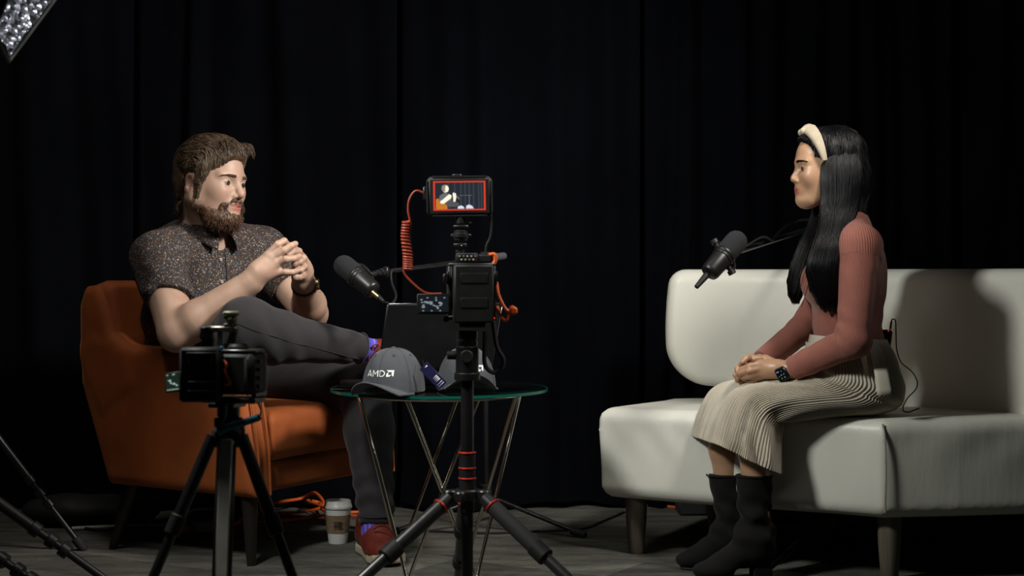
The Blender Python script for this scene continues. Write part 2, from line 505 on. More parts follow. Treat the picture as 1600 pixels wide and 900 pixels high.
drape(-3.1, -1.37, 3, 'black backdrop curtain hanging at the far left, behind the softbox', pitch=.26)
drape(-1.37, -.41, 5, 'black backdrop curtain hanging behind the bearded man and the orange armchair', pitch=.22)
drape(-.41, .48, 9, 'black backdrop curtain hanging behind the field monitor and glass table', pitch=.2)
drape(.48, 1.61, 13, 'black pleated backdrop curtain hanging behind the seated woman', amp=.075, pitch=.12)
drape(1.61, 3.2, 17, 'black backdrop curtain at the far right, behind the end of the sofa', amp=.075, pitch=.12)

# ------------------------------------------------------------ orange armchair
CF = np.array([.866, -.5, 0]); CS = np.array([.5, .866, 0]); CO = np.array([-.745, 4.37, 0])
def ch(u, v, z): return CO + u * CF + v * CS + np.array([0, 0, z])
def chair_uvz(p): q = p - CO; return q @ CF, q @ CS, p[:, 2]
CW = .72
def chprism(poly, v0, v1, rad, k=.02):
    def f(p):
        u, v, z = chair_uvz(p); return ext(sd_poly(np.stack([u, z], 1), poly), v, v0, v1, rad)
    return Prim(f, k)
arm_prof = [(-.56, .20), (.015, .195), (.0, .34), (-.03, .50), (-.07, .585), (-.14, .612), (-.50, .622), (-.62, .66), (-.675, .62), (-.675, .5)]
back_prof = [(-.58, .20), (-.44, .22), (-.47, .44), (-.535, .66), (-.56, .80), (-.60, .818), (-.66, .80), (-.682, .74), (-.68, .58)]
wing_prof = [(-.58, .40), (-.44, .50), (-.47, .615), (-.54, .66), (-.575, .76), (-.60, .805), (-.66, .80), (-.682, .74), (-.68, .58)]
chair = thing('armchair', 'orange velvet armchair on dark tapered legs, seating the bearded man', 'armchair', ch(-.3, .36, 0))
clo, chi = (-1.55, 4.15, .15), (-.25, 5.2, .90)
sdf_obj('arm', [chprism(arm_prof, 0, .095, .03), chprism(wing_prof, 0, .08, .03)], clo, chi, .008, M['velvet'], chair)
sdf_obj('arm', [chprism(arm_prof, CW - .095, CW, .03), chprism(wing_prof, CW - .08, CW, .03)], clo, chi, .008, M['velvet'], chair)
sdf_obj('backrest', [chprism(back_prof, .02, CW - .02, .035)], clo, chi, .008, M['velvet'], chair)
def chcush(u0, u1, z0, z1, rad, crown=0):
    def f(p):
        u, v, z = chair_uvz(p)
        q = np.abs(np.stack([u - (u0 + u1) / 2, v - CW / 2], 1)) - np.array([(u1 - u0) / 2, CW / 2 - .098])
        d2 = np.linalg.norm(np.maximum(q, 0), axis=1) + np.minimum(q.max(1), 0)
        return ext(d2, z - crown * (1 - ((u - (u0 + u1) / 2) / .3) ** 2) * (1 - ((v - CW / 2) / .3) ** 2).clip(-1, 1), z0, z1, rad)
    return Prim(f)
sdf_obj('seat_cushion', [chcush(-.47, .0, .285, .437, .04, .012)], clo, chi, .008, M['velvet'], chair)
sdf_obj('seat_base', [chcush(-.50, -.02, .20, .284, .015)], clo, chi, .008, M['velvet'], chair)
pp = MB()
for vv in (.024, .071): pp.tube(bez([ch(u + .004, vv, z) for u, z in [(.013, .2), (.004, .34), (-.026, .5), (-.066, .583), (-.14, .612)]], 30), .0035, 6)
link('piping', pp, M['velvet'], chair)
pp = MB()
for vv in (CW - .024, CW - .071): pp.tube(bez([ch(u + .004, vv, z) for u, z in [(.013, .2), (.004, .34), (-.026, .5), (-.066, .583), (-.14, .612)]], 30), .0035, 6)
link('piping', pp, M['velvet'], chair)
darkwood = noisy('dark_stained_wood', (.010, .008, .007), (.018, .013, .010), 8, .35, stretch=(1, 1, .1))
for (a, b) in (((-.045, .05, .21), (-.02, .03, 0)), ((-.045, CW - .05, .21), (-.02, CW - .03, 0)), ((-.50, .06, .21), (-.56, .03, 0)), ((-.50, CW - .06, .21), (-.56, CW - .03, 0))):
    lg = MB(); lg.tube([ch(*b), ch(*(np.array(a) * .1 + np.array(b) * .9)), ch(*a)], [.013, .0145, .026], 16); link('leg', lg, darkwood, chair)

# ------------------------------------------------------------ white sofa
sofa = thing('sofa', 'white leather sofa with curved backrest on turned wooden legs, seating the woman', 'sofa', (1.05, 4.6, 0))
seat_plan = [(.262, 4.60), (.62, 4.345), (.80, 4.225), (.992, 4.10), (1.20, 4.135), (1.72, 4.25), (1.80, 4.55), (1.45, 4.95), (1.0, 5.15), (.52, 5.12)]
back_line = bez([(.575, 5.07), (.80, 5.015), (1.06, 4.87), (1.30, 4.63), (1.48, 4.33), (1.60, 4.0)], 30)[:, :2]
back_line = back_line[:-4]
def seat_f(p):
    x, y, z = p.T
    top = .447 - .022 * np.clip((y - 4.2) / .8, 0, 1)
    zz = z - (top - .447)
    return ext(sd_poly(p[:, :2], seat_plan) + .004 * np.sin(z * 9), zz, .178, .447, .038)
def wrinkle(p, d):
    x, y, z = p.T
    t = (x * .83 - y * .55)
    g = np.exp(-((z - .36) / .09) ** 2)
    return d + .0012 * g * np.sin(t * 46 + 3 * np.sin(z * 14 + x * 3)) + .0012 * np.sin(x * 7 + z * 5)
sdf_obj('seat', [Prim(seat_f)], (.2, 4.0, .12), (1.9, 5.25, .52), .010, M['leather'], sofa, post=wrinkle)
e0_ = nrm(back_line[1] - back_line[0]); back_ext = np.concatenate([[back_line[0] - e0_ * .2], back_line])
def back_f(p):
    x, y, z = p.T
    s = (p[:, :2] - (back_line[0] - e0_ * .052)) @ e0_
    lo = .470 - .075 * np.clip((s - .12) / .25, 0, 1) ** 2; hi = .852
    bow = .014 * np.sin(np.clip((z - .46) / .39, 0, 1) * math.pi)
    d2 = sd_line(p[:, :2], back_ext) - .056 - bow * .4
    mid = (lo + hi) / 2; half = (hi - lo) / 2; rr = np.where(z < mid, .135, .05)
    q = np.stack([-s - bow + rr, np.abs(z - mid) - half + rr], 1)
    dsz = np.linalg.norm(np.maximum(q, 0), axis=1) + np.minimum(q.max(1), 0) - rr
    rad = .04; m = np.stack([d2 + rad, dsz + rad], 1)
    return np.linalg.norm(np.maximum(m, 0), axis=1) + np.minimum(m.max(1), 0) - rad
sdf_obj('backrest', [Prim(back_f)], (.42, 3.95, .36), (1.9, 5.25, .93), .010, M['leather'], sofa)
sm = MB(); sm.tube(bez([(.990, 4.103, .435), (.994, 4.094, .40), (.996, 4.092, .3), (.994, 4.093, .2)], 20), .0028, 6)
link('seam', sm, noisy('seam_thread', (.3, .28, .22), (.36, .33, .27), 30, .6), sofa)
oldwood = noisy('worn_grey_wood', (.035, .030, .024), (.26, .22, .165), 22, .5, bump=.4, bscale=30, stretch=(1, 1, .07))
def sofa_leg(x, y, h=.182):
    lg = MB(); lg.lathe((x, y, 0), (0, 0, 1), [(0, .0), (0, .020), (.01, .0235), (.05, .027), (.10, .031), (h, .0335), (h, 0)], 20); link('leg', lg, oldwood, sofa)
sofa_leg(.372, 4.60); sofa_leg(.652, 4.90); sofa_leg(1.03, 4.19); sofa_leg(1.55, 4.33); sofa_leg(1.25, 4.85)
uf = MB(); uf.box((1.0, 4.62, .170), (.70, .5, .02), frame((0, 0, 1), (.83, -.56, 0)), .004)
uf.tube([(.62, 4.5, .15), (1.1, 4.33, .15)], .008, 8)
link('under_frame', uf, M['black_plastic'], sofa)
# ------------------------------------------------------------ people: shared builders
def make_skin(name, c, c2, lip, rough=.5):
    m = Mat(name, c, rough); m.b.inputs['Subsurface Weight'].default_value = .12
    m.b.inputs['Subsurface Radius'].default_value = (.9, .35, .2); m.b.inputs['Subsurface Scale'].default_value = .012
    v = m.coord('Object'); col = m.ramp(m.noise(v, 22, 4), [(.3, c), (.7, c2)])
    a = m.n('ShaderNodeAttribute'); a.attribute_name = 'phase'
    mx = m.n('ShaderNodeMix', data_type='RGBA'); m.l(a.outputs['Fac'], mx.inputs[0]); m.l(col, mx.inputs[6]); mx.inputs[7].default_value = (*lip, 1)
    m.base(mx.outputs[2]); m.bump(m.noise(v, 420, 3), .12, .0012); return m.m
M['skin_man'] = make_skin('fair_skin', (.48, .315, .235), (.42, .26, .19), (.42, .14, .11), .5)
M['skin_woman'] = make_skin('tan_skin', (.50, .30, .185), (.44, .25, .15), (.36, .10, .085), .38)
M['eye_white'] = Mat('eye_white', (.24, .21, .20), .3).m
M['iris'] = Mat('iris', (.02, .018, .015), .15).m

def make_hair(name, c1, c2, rough=.42):
    m = Mat(name, c1, rough); v = m.coord('Object'); m.base(m.ramp(m.noise(v, 60, 2), [(.35, c1), (.65, c2)]))
    m.b.inputs['Specular IOR Level'].default_value = .6; return m.m
M['hair_man'] = make_hair('brown_hair', (.058, .035, .019), (.105, .066, .037), .5)
M['beard'] = make_hair('ginger_brown_beard', (.060, .027, .013), (.115, .052, .024), .55)
M['hair_woman'] = make_hair('black_hair', (.0032, .0031, .0040), (.006, .0058, .0072), .36)
M['hair_woman'].node_tree.nodes['Principled BSDF'].inputs['Specular IOR Level'].default_value = .25

class Head:
    def __init__(self, o, f, up, s):
        self.o = np.asarray(o, float); f = nrm(f); up = nrm(np.asarray(up, float) - f * (np.asarray(up) @ f))
        self.R = np.stack([f, np.cross(up, f), up], 1); self.s = s
    def L(self, x, y, z): return self.o + self.R @ np.array([x, y, z]) * self.s
    def inv(self, p): return (p - self.o) @ self.R / self.s
    def e(self, x, y, z, r, k=.012, op='u', rot=None):
        R = self.R if rot is None else self.R @ rot
        return ell(self.L(x, y, z), np.array(r) * self.s, R, k * self.s, op)
    def c(self, a, b, ra, rb, k=.012, op='u'): return cap(self.L(*a), self.L(*b), ra * self.s, rb * self.s, k * self.s, op)
    def prims(self, fem):
        e, c = self.e, self.c
        j = .052 if fem else .058
        out = [e(-.012, 0, .030, (.098, .076, .090)), e(.012, 0, .035, (.082, .066, .078)),
               e(.040, 0, -.030, (.052, .056, .072), .03)]
        for s in (-1, 1):
            out += [e(.028, .040 * s, -.026, (.046, .0262, .044), .03)]
            out += [c((-.008, j * s, -.048), (.055, .026 * s, -.093), .020, .020, .03),
                    c((-.008, j * s, -.045), (-.002, .062 * s, .0), .022, .02, .03),
                    e(.058, .034 * s, -.024, (.024, .022, .024), .02),           # cheek
                    c((.083, .008 * s, .020), (.070, .045 * s, .022), .010, .010, .016)]  # brow ridge
        out += [e(.068, 0, -.092, (.026, .026, .020), .02), c((.062, 0, -.055), (.072, 0, -.09), .030, .022, .02)]
        out += [e(.072, 0, -.060, (.026, .031, .020), .015)]                    # muzzle
        for s in (-1, 1):
            out += [e(.097, .033 * s, .001, (.018, .017, .0125), .012, 's')]
        nb = .084 if fem else .088
        nt = .111 if fem else .116
        out += [c((nb, 0, .010), (nt - .010, 0, -.024), .0075, .0105, .010), e(nt - .010, 0, -.030, (.0115, .0105, .0095), .006)]
        for s in (-1, 1):
            out += [e(.092, .0125 * s, -.035, (.0115, .0075, .0075), .005), e(.099, .006 * s, -.043, (.006, .0038, .003), .002, 's')]
        for s in (-1, 1):                                                       # lids round the eyeball
            out += [e(.0725, .032 * s, .001, (.0150, .0160, .0140), .004),
                    e(.089, .0345 * s, -.0012, (.0110, .0126,   .0021 if fem else .0019), .0010, 's')]
        fl_ = 1.18 if fem else 1.0
        out += [e(.092, 0, -.0585, (.0085, .021, .0055 * fl_), .004), e(.0905, 0, -.0685, (.0088, .018, .0065 * fl_), .004),
                e(.101, 0, -.0632, (.012, .023, .0012), .0015, 's')]
        for s in (-1, 1):                                                       # ears
            rot = np.array(Matrix.Rotation(math.radians(-14), 3, 'Y')) @ np.array(Matrix.Rotation(math.radians(18 * s), 3, 'Z'))
            out += [e(-.014, .077 * s, -.008, (.0175, .0085, .028), .006, 'u', rot), e(-.018, .0815 * s, -.026, (.010, .007, .012), .005, 'u', rot),
                    e(-.010, .0875 * s, -.003, (.0110, .0085, .0185), .003, 's', rot)]
        return out
    def mask(self, p):
        q = self.inv(p)
        def g(c, r, pw=4): return np.exp(-(((q - np.array(c)) / np.array(r)) ** 2).sum(1) ** (pw / 2))
        lips = np.clip(g((.096, 0, -.059), (.016, .023, .0068)) + g((.095, 0, -.069), (.016, .020, .0078)), 0, 1)
        nose = .20 * g((.108, 0, -.032), (.02, .016, .014), 2)
        ch = .14 * (g((.07, .045, -.03), (.03, .025, .02), 2) + g((.07, -.045, -.03), (.03, .025, .02), 2))
        ear = .25 * (g((-.014, .08, -.008), (.025, .014, .035), 4) + g((-.014, -.08, -.008), (.025, .014, .035), 4))
        return np.clip(lips + nose + ch + ear, 0, 1)
    def eyes(self, parent, gaze=(1, 0, 0), closed=0):
        for s in (-1, 1):
            mb = MB(); c_ = self.L(.0745, .0325 * s, .0005); r = .0132 * self.s; g = nrm(self.R @ np.array(gaze))
            mb.ball(c_, r, 12); mb.mat(1); mb.lathe(c_ + g * r * .82, g, [(0, .0074 * self.s), (.0014 * self.s, .0066 * self.s), (.0029 * self.s, .001 * self.s)], 16)
            link('eye', mb, [M['eye_white'], M['iris']], parent)
    def lashes(self, parent, mat, th=.0010):
        for s in (-1, 1):
            mb = MB(); c_ = np.array([.0725, .032 * s, .001]); pts = []
            for t in np.linspace(-1.05, 1.15, 15):
                d = nrm(np.array([math.cos(t * .8), math.sin(t * .8) * s, .20 * math.cos(t * 1.1) - .03])); pts.append(self.L(*(c_ + d * np.array([.0155, .0163, .0142]))))
            mb.tube(bez(pts, 28), np.concatenate([np.linspace(.3, 1, 14), np.linspace(1, .5, len(bez(pts, 28)) - 14)]) * th, 6); link('eyelash', mb, mat, parent)
    def brows(self, parent, mat, th=.0014, n=46, z0=.024):
        for s in (-1, 1):
            mb = MB(); r = np.random.default_rng(4)
            for i in range(n):
                t = i / n; y = (.012 + .038 * t) * s; z = z0 + .0045 * math.sin(t * 2.5) - .004 * t + r.uniform(-.0028, .0028) * (1 - .6 * t)
                x = .0965 - .020 * t ** 1.7
                a = self.L(x, y, z); b = self.L(x + .0022 - .004 * t, y + .010 * s, z + .002 - .003 * t)
                mb.tube([a, (a + b) / 2 + self.R[:, 0] * .0008, b], [th * .7, th, th * .3], 5)
            link('eyebrow', mb, mat, parent)

def finger(pts, r0, r1, k=.006):
    """a finger as a chain of short tapered segments with fuller knuckles"""
    out = []; n = len(pts) - 1
    for i in range(n):
        a = r0 + (r1 - r0) * i / n; b = r0 + (r1 - r0) * (i + 1) / n
        out.append(cap(pts[i], pts[i + 1], a, b, k if i == 0 else .003))
    return out
def strands(name, curves, radii, mat, parent, n=5, label=None):
    mb = MB()
    for c_, r in zip(curves, radii): mb.tube(c_, r, n)
    return link(name, mb, mat, parent, True, sharp=None, label=label)

# ------------------------------------------------------------ the man
man = thing('person', 'bearded man in speckled shirt and dark jeans, legs crossed in the orange armchair, fingers laced', 'person', (-.78, 4.72, 0))
HM = Head(P(331, 287, 4.66), (.875, -.48, -.05), (.02, .06, 1), 1.07)
TF = nrm(V(.707, -.707, 0)); TL = nrm(V(.707, .707, 0)); TR = np.stack([TF, TL, V(0, 0, 1)], 1)
shR, elR, wrR = P(246, 402, 4.58), P(277, 520, 4.40), P(393, 440, 4.37)
shL, elL, wrL = P(410, 392, 4.88), P(486, 490, 4.72), P(474, 440, 4.50)
nk = P(320, 372, 4.74)
bp = HM.prims(False)
bp += [cap(HM.L(-.03, 0, -.05), nk, .062, .068, .02)]
bp += [ell(P(318, 425, 4.76), (.105, .165, .18), TR, .04), ell(P(322, 500, 4.76), (.12, .16, .16), TR, .05)]
bp += [cap(shR, nk, .055, .05, .04), cap(shL, nk, .055, .05, .04)]
bp += [cap(shR, elR, .062, .055, .03), cap(elR, elR * .72 + wrR * .28 + V(0, 0, -.004), .050, .056, .02), cap(elR * .72 + wrR * .28 + V(0, 0, -.004), wrR, .056, .0345, .02)]
bp += [cap(shL, elL, .060, .050, .03), cap(elL, elL * .7 + wrL * .3, .048, .050, .02), cap(elL * .7 + wrL * .3, wrL, .050, .032, .02)]
# right hand, back of the hand towards the room
bp += [cap(wrR, P(406, 424, 4.362), .031, .030, .015),
       cap(P(402, 420, 4.372), P(420, 399, 4.368), .024, .0145, .012), cap(P(404, 424, 4.362), P(426, 406, 4.362), .024, .0145, .012),
       cap(P(405, 428, 4.362), P(432, 414, 4.362), .024, .0145, .012), cap(P(404, 432, 4.368), P(434, 426, 4.368), .022, .0135, .012)]
F = lambda *q: [P(*a) for a in q]
bp += finger(F((419, 398, 4.365), (434, 382, 4.362), (444, 376.5, 4.375), (451, 384, 4.40)), .0115, .0088)
bp += finger(F((425, 403, 4.36), (444, 391, 4.357), (455, 384, 4.365), (461.5, 381, 4.38)), .0115, .0088)
bp += finger(F((432, 412, 4.36), (447, 405, 4.35), (459, 404, 4.36), (468, 400.5, 4.385)), .0112, .0085)
bp += finger(F((434, 426, 4.365), (446, 425, 4.358), (456, 425.5, 4.365), (463, 423.5, 4.38)), .0100, .0078)
bp += finger(F((403, 416, 4.39), (420, 398, 4.42), (433, 386, 4.425), (440, 379, 4.42)), .0150, .0100, .012)
# left hand
bp += [cap(wrL, P(472, 420, 4.475), .029, .030, .014), cap(P(473, 424, 4.475), P(464, 394, 4.46), .027, .015, .012),
       cap(P(474, 424, 4.475), P(472, 405, 4.455), .025, .016, .012), cap(P(474, 426, 4.47), P(475, 416, 4.45), .024, .016, .012)]
bp += finger(F((464, 395, 4.455), (458, 385, 4.44), (450, 387, 4.41), (444, 393, 4.40)), .0115, .0088)
bp += finger(F((471, 402, 4.45), (467, 393, 4.42), (458, 393, 4.40), (450, 399, 4.385)), .0112, .0088)
bp += finger(F((475, 412, 4.445), (474, 404, 4.41), (468, 409, 4.385), (460, 412, 4.375)), .0112, .0088)
bp += finger(F((476, 421, 4.445), (476, 416, 4.41), (470, 422, 4.39), (461, 416, 4.39)), .0100, .0082)
bp += finger(F((472, 428, 4.47), (472, 430, 4.43), (467, 432, 4.40), (460.5, 433, 4.39)), .0140, .0105, .01)
body = sdf_obj('body', bp, (-1.24, 4.24, .50), (-.50, 5.02, 1.22), .003, M['skin_man'], man, phase=HM.mask)
HM.eyes(man, (1, .08, -.02))
HM.lashes(man, M['hair_man'], .0008)
HM.brows(man, M['hair_man'], .0014, 56, .0195)

# shirt
def make_shirt():
    m = Mat('speckled_shirt', (.02, .017, .016), .8); v = m.coord('Object')
    vo = m.n('ShaderNodeTexVoronoi'); vo.inputs['Scale'].default_value = 270; m.l(v, vo.inputs['Vector'])
    wn = m.n('ShaderNodeTexWhiteNoise'); m.l(vo.outputs['Color'], wn.inputs['Vector'])
    col = m.ramp(wn.outputs['Value'], [(0, (.022, .018, .017)), (.36, (.20, .075, .03)), (.55, (.10, .085, .08)), (.68, (.05, .065, .13)), (.78, (.22, .19, .16)), (.93, (.42, .39, .35))], 'CONSTANT')
    dots = m.ramp(vo.outputs['Distance'], [(.0, (1, 1, 1)), (.40, (1, 1, 1)), (.52, (0, 0, 0))])
    mx = m.n('ShaderNodeMix', data_type='RGBA'); m.l(dots, mx.inputs[0]); mx.inputs[6].default_value = (.024, .019, .018, 1); m.l(col, mx.inputs[7])
    m.base(mx.outputs[2]); m.bump(m.noise(v, 24, 4), .5, .006); return m.m
M['shirt'] = make_shirt()
M['shirt_trim'] = noisy('dark_collar_lining', (.022, .018, .018), (.03, .026, .026), 300, .8)
def cutbox(c, d, half=.12, lat=.10):
    return rbox(np.asarray(c) + nrm(d) * half, (lat, lat, half), .002, frame(d), .004, 's')
hemR = shR + (elR - shR) * .60; hemL = shL + (elL - shL) * .60
dR, dL = elR - shR, elL - shL
sp = [cap(shR, shR + dR * .75, .074, .073, .03), cap(shR + V(-.008, 0, -.01), shR + dR * .4, .073, .074, .03), cutbox(hemR, dR + V(-.06, 0, .02)),
      cap(shR, shR + dR * .9, .066, .0655, .004, 's')]
sp += [cap(shL, shL + dL * .75, .070, .069, .0005), cutbox(hemL, dL), cap(shL, shL + dL * .9, .064, .0635, .004, 's')]
sp = [cap(shR, shR + dR * .8, .073, .073, .03), cap(shL, shL + dL * .8, .070, .070, .002), cutbox(hemR, dR + V(-.07, 0, .03), .1, .095), cutbox(hemL, dL, .1, .095),
      ell(P(318, 430, 4.765), (.128, .19, .185), TR, .05), ell(P(312, 500, 4.765), (.148, .185, .145), TR, .05), ell(P(318, 552, 4.78), (.15, .185, .09), TR, .04),
      cap(shR, nk, .070, .066, .05), cap(shL, nk, .066, .064, .05), ell(P(290, 400, 4.80), (.09, .15, .1), TR, .05),
      cap(HM.L(-.03, 0, -.05), nk + V(0, 0, .01), .066, .069, .008, 's'), cap(nk + TF * .04 + V(0, 0, .03), nk + TF * .115 + V(0, 0, -.035), .048, .018, .012, 's')]
def shirt_folds(p, d):
    a = (p - shR) @ nrm(dR); 
    arm = np.exp(-(np.linalg.norm(p - (shR + dR * .35), axis=1) / .13) ** 2)
    dd_ = 1.8
    n1 = np.sin(p[:, 2] * 62 + p[:, 0] * 34 + 2 * np.sin(p[:, 1] * 20)); n2 = vnoise(p, 15, 2); n3 = np.sin((p[:, 0] * .8 + p[:, 2] * 1.0) * 55 + 3 * np.sin(p[:, 2] * 14 + p[:, 1] * 9))
    bel = np.clip((.86 - p[:, 2]) / .25, 0, 1)
    pit = np.exp(-(np.linalg.norm(p - P(287, 430, 4.56), axis=1) / .10) ** 2)
    return d + .0034 * n2 + .0034 * n3 * (arm + bel) + .004 * pit * np.sin((p[:, 0] * 1.0 - p[:, 2] * .35) * 105)
shirt = sdf_obj('shirt', sp, (-1.27, 4.40, .50), (-.56, 5.05, 1.06), .005, M['shirt'], man, post=shirt_folds)
# collar
col = MB()
cc = nk + TF * .012 + V(0, 0, .020)
for part in (1, -1):
    G = np.zeros((7, 26, 3))
    for j, a in enumerate(np.linspace(178 if part > 0 else -178, 14 * part, 26)):
        t = abs(a) / 180.0; aa = math.radians(a); front = max(0, 1 - abs(a) / 120.0)
        dirv = TF * math.cos(aa) + TL * math.sin(aa)
        top = cc + dirv * (.070 + .006 * front) + V(0, 0, .062 - .075 * front ** 1.3) + TF * .018 * front
        low = cc + dirv * (.089 + .016 * front) + V(0, 0, .024 - .098 * front ** 1.15) + TF * .012 * front + TL * part * .012 * front
        for i, s in enumerate(np.linspace(0, 1, 7)):
            bul = math.sin(s * math.pi) * .007
            G[i, j] = top * (1 - s) + low * s + dirv * bul
    col.grid(G)
co = link('collar', col, M['shirt'], shirt, sharp=None)
md = co.modifiers.new('cloth', 'SOLIDIFY'); md.thickness = .0035; md.offset = 0

def bvh_of(o):
    me = o.data; return BVHTree.FromPolygons([o.matrix_basis @ v.co + (Vector(OFF[o.name]) if o.name in OFF else Vector()) for v in me.vertices], [tuple(p.vertices) for p in me.polygons])
def press(bvh, p, direction, lift=.002):
    """slide a point along a direction on to a surface"""
    d = Vector(nrm(direction)); h = bvh.ray_cast(Vector(p) - d * .35, d)
    if h[0] is None: return None
    return np.array(h[0]) - np.array(d) * lift
bs = bvh_of(shirt)
plk = MB(); line = []
base0 = nk + TF * .13
for t in np.linspace(0, 1, 30):
    q = press(bs, nk + V(0, 0, -.05 - .28 * t) + TL * .008, -TF, .0015)
    if q is not None: line.append(q)
if len(line) > 3:
    line = np.array(line); G = np.zeros((len(line), 2, 3)); G[:, 0] = line - TL * .003; G[:, 1] = line + TL * .003
    plk.tube(line, .0022, 6); link('placket_edge', plk, M['shirt_trim'], shirt)
M['button'] = Mat('button', (.35, .33, .3), .3).m
for t in (.06, .30, .56, .8):
    q = press(bs, nk + V(0, 0, -.05 - .28 * t) - TL * .010, -TF, .001)
    if q is not None:
        b = MB(); b.lathe(q, TF, [(0, .0055), (.0025, .0055), (.003, .004), (.002, .001)], 14); link('button', b, M['button'], shirt)

# wristwatch on the far wrist
wt = MB(); wax = nrm(wrL - elL); wc = wrL + (elL - wrL) * .10
wt.torus(wc, wax, .0355, .0034, 40, 8); wt.torus(wc + wax * .005, wax, .0352, .0032, 40, 8)
wob = link('wristwatch', wt, noisy('brown_watch_strap', (.05, .025, .012), (.07, .04, .02), 60, .5), man)
wf = MB(); fd = nrm(V(.85, -.45, .25) - wax * (V(.85, -.45, .25) @ wax)); wf.cyl(wc + fd * .034, wc + fd * .044, .017, n=24, bev=.002); link('watch_case', wf, M['brass'], wob)

# trousers
def make_denim(name, c1, c2):
    m = Mat(name, c1, .9); v = m.coord('Object'); m.base(m.ramp(m.noise(v, 9, 5, .65), [(.3, c1), (.7, c2)]))
    m.b.inputs['Sheen Weight'].default_value = .1; m.bump(m.noise(v, 700, 2), .25, .001); return m.m
M['denim'] = make_denim('charcoal_denim', (.011, .0088, .0112), (.019, .0155, .0192))
hpR, knR, anR = V(-.985, 4.70, .515), P(385, 508, 4.34), P(573, 546, 4.57)
hpL, knL, anL = V(-.84, 4.92, .515), P(571, 603, 4.70), P(588, 812, 4.53)
midR = knR * .55 + anR * .45
tp = [ell((hpR + hpL) / 2 + V(-.01, .02, .01), (.15, .19, .10), TR, .04), cap(hpR, knR, .092, .078, .03), cap(hpL, knL, .092, .078, .03),
      cap(knR, knR + (anR - knR) * .25 + V(0, 0, -.016), .077, .076, .02), cap(knR + (anR - knR) * .25 + V(0, 0, -.016), anR, .076, .042, .02),
      cap(knL, knL + (anL - knL) * .35, .076, .074, .02), cap(knL + (anL - knL) * .35, anL, .074, .050, .02),
      cutbox(anR - nrm(anR - knR) * .018, anR - knR, .08, .07), cutbox(anL + V(0, 0, -.008), V(0, 0, -1), .08, .07),
      ]
def trouser_folds(p, d):
    def near(c, r): return np.exp(-(np.linalg.norm(p - c, axis=1) / r) ** 2)
    ax = nrm(anR - knR); t = (p - knR) @ ax; up = p[:, 2]
    f1 = np.sin(t * 80 + (up - .62) * 60) * (.0055 * near(knR + V(.05, .02, -.06), .10) + .0045 * near(anR - ax * .05 + V(0, 0, -.02), .07))
    axl = nrm(anL - knL); tl = (p - knL) @ axl
    f2 = np.sin(tl * 95 + 2.5 * np.sin(p[:, 0] * 26)) * (.0042 * near(anL + V(0, 0, .06), .10) + .0030 * near(knL + V(0, 0, -.09), .08))
    return d + f1 + f2 * 1.3 + .0032 * vnoise(p, 15, 5)
tr = sdf_obj('trousers', tp, (-1.2, 4.2, .08), (-.28, 5.15, .80), .006, M['denim'], man, post=trouser_folds)
st = MB()
bt = bvh_of(tr); ln = []
for t in np.linspace(.02, .98, 40):
    q = press(bt, knR + (anR - knR) * t + V(0, 0, .012 - .04 * t), V(.25, 1, 0), .0012)
    if q is not None: ln.append(q)
if len(ln) > 4: st.tube(bez(ln[::3], 60), .0010, 5); link('side_seam', st, M['denim'], tr)
for c_, ax_, R_ in ((anR - nrm(anR - knR) * .022, nrm(anR - knR), .045), (anL + V(0, 0, .014), V(0, 0, 1), .0515)):
    h_ = MB(); h_.torus(c_, ax_, R_, .0028, 40, 6); link('trouser_hem', h_, M['denim'], tr)

# socks
def make_sock():
    m = Mat('patterned_sock', (.08, .06, .5), .85); v = m.coord('Object', (1, 1, 1), (0, .25, 0))
    wv = m.n('ShaderNodeTexWave', wave_type='BANDS', bands_direction='X'); wv.inputs['Scale'].default_value = 24; wv.inputs['Distortion'].default_value = 5
    wv.inputs['Detail'].default_value = 1; m.l(v, wv.inputs['Vector'])
    m.base(m.ramp(wv.outputs['Color'], [(0, (.07, .05, .50)), (.52, (.09, .07, .58)), (.62, (.30, .12, .42)), (.72, (.04, .03, .12)), (.82, (.55, .60, .66)), (.9, (.07, .05, .50))], 'CONSTANT'))
    return m.m
M['sock'] = make_sock(); M['sock_plain'] = noisy('blue_violet_sock', (.09, .08, .55), (.06, .05, .42), 20, .85)
aR = nrm(anR - knR)
toeR = V(.52, -.66, -.20); toeR = nrm(toeR - aR * (toeR @ aR))
sdf_obj('sock', [cap(anR - aR * .05, anR + aR * .055, .036, .035, .01), cap(anR + aR * .055, anR + aR * .085 + toeR * .02, .035, .034, .02)], (-.52, 4.42, .48), (-.2, 4.78, .70), .005,
        [M['sock_plain'], M['sock']], man, matfn=lambda c_: ((c_ - anR) @ aR > .004).astype(int), label='blue violet sock with white and pink stripes')
sdf_obj('sock', [cap(anL + V(0, 0, .01), anL + V(-.003, -.01, -.035), .041, .041, .01)], (-.5, 4.40, .06), (-.3, 4.68, .22), .005, M['sock'], man)
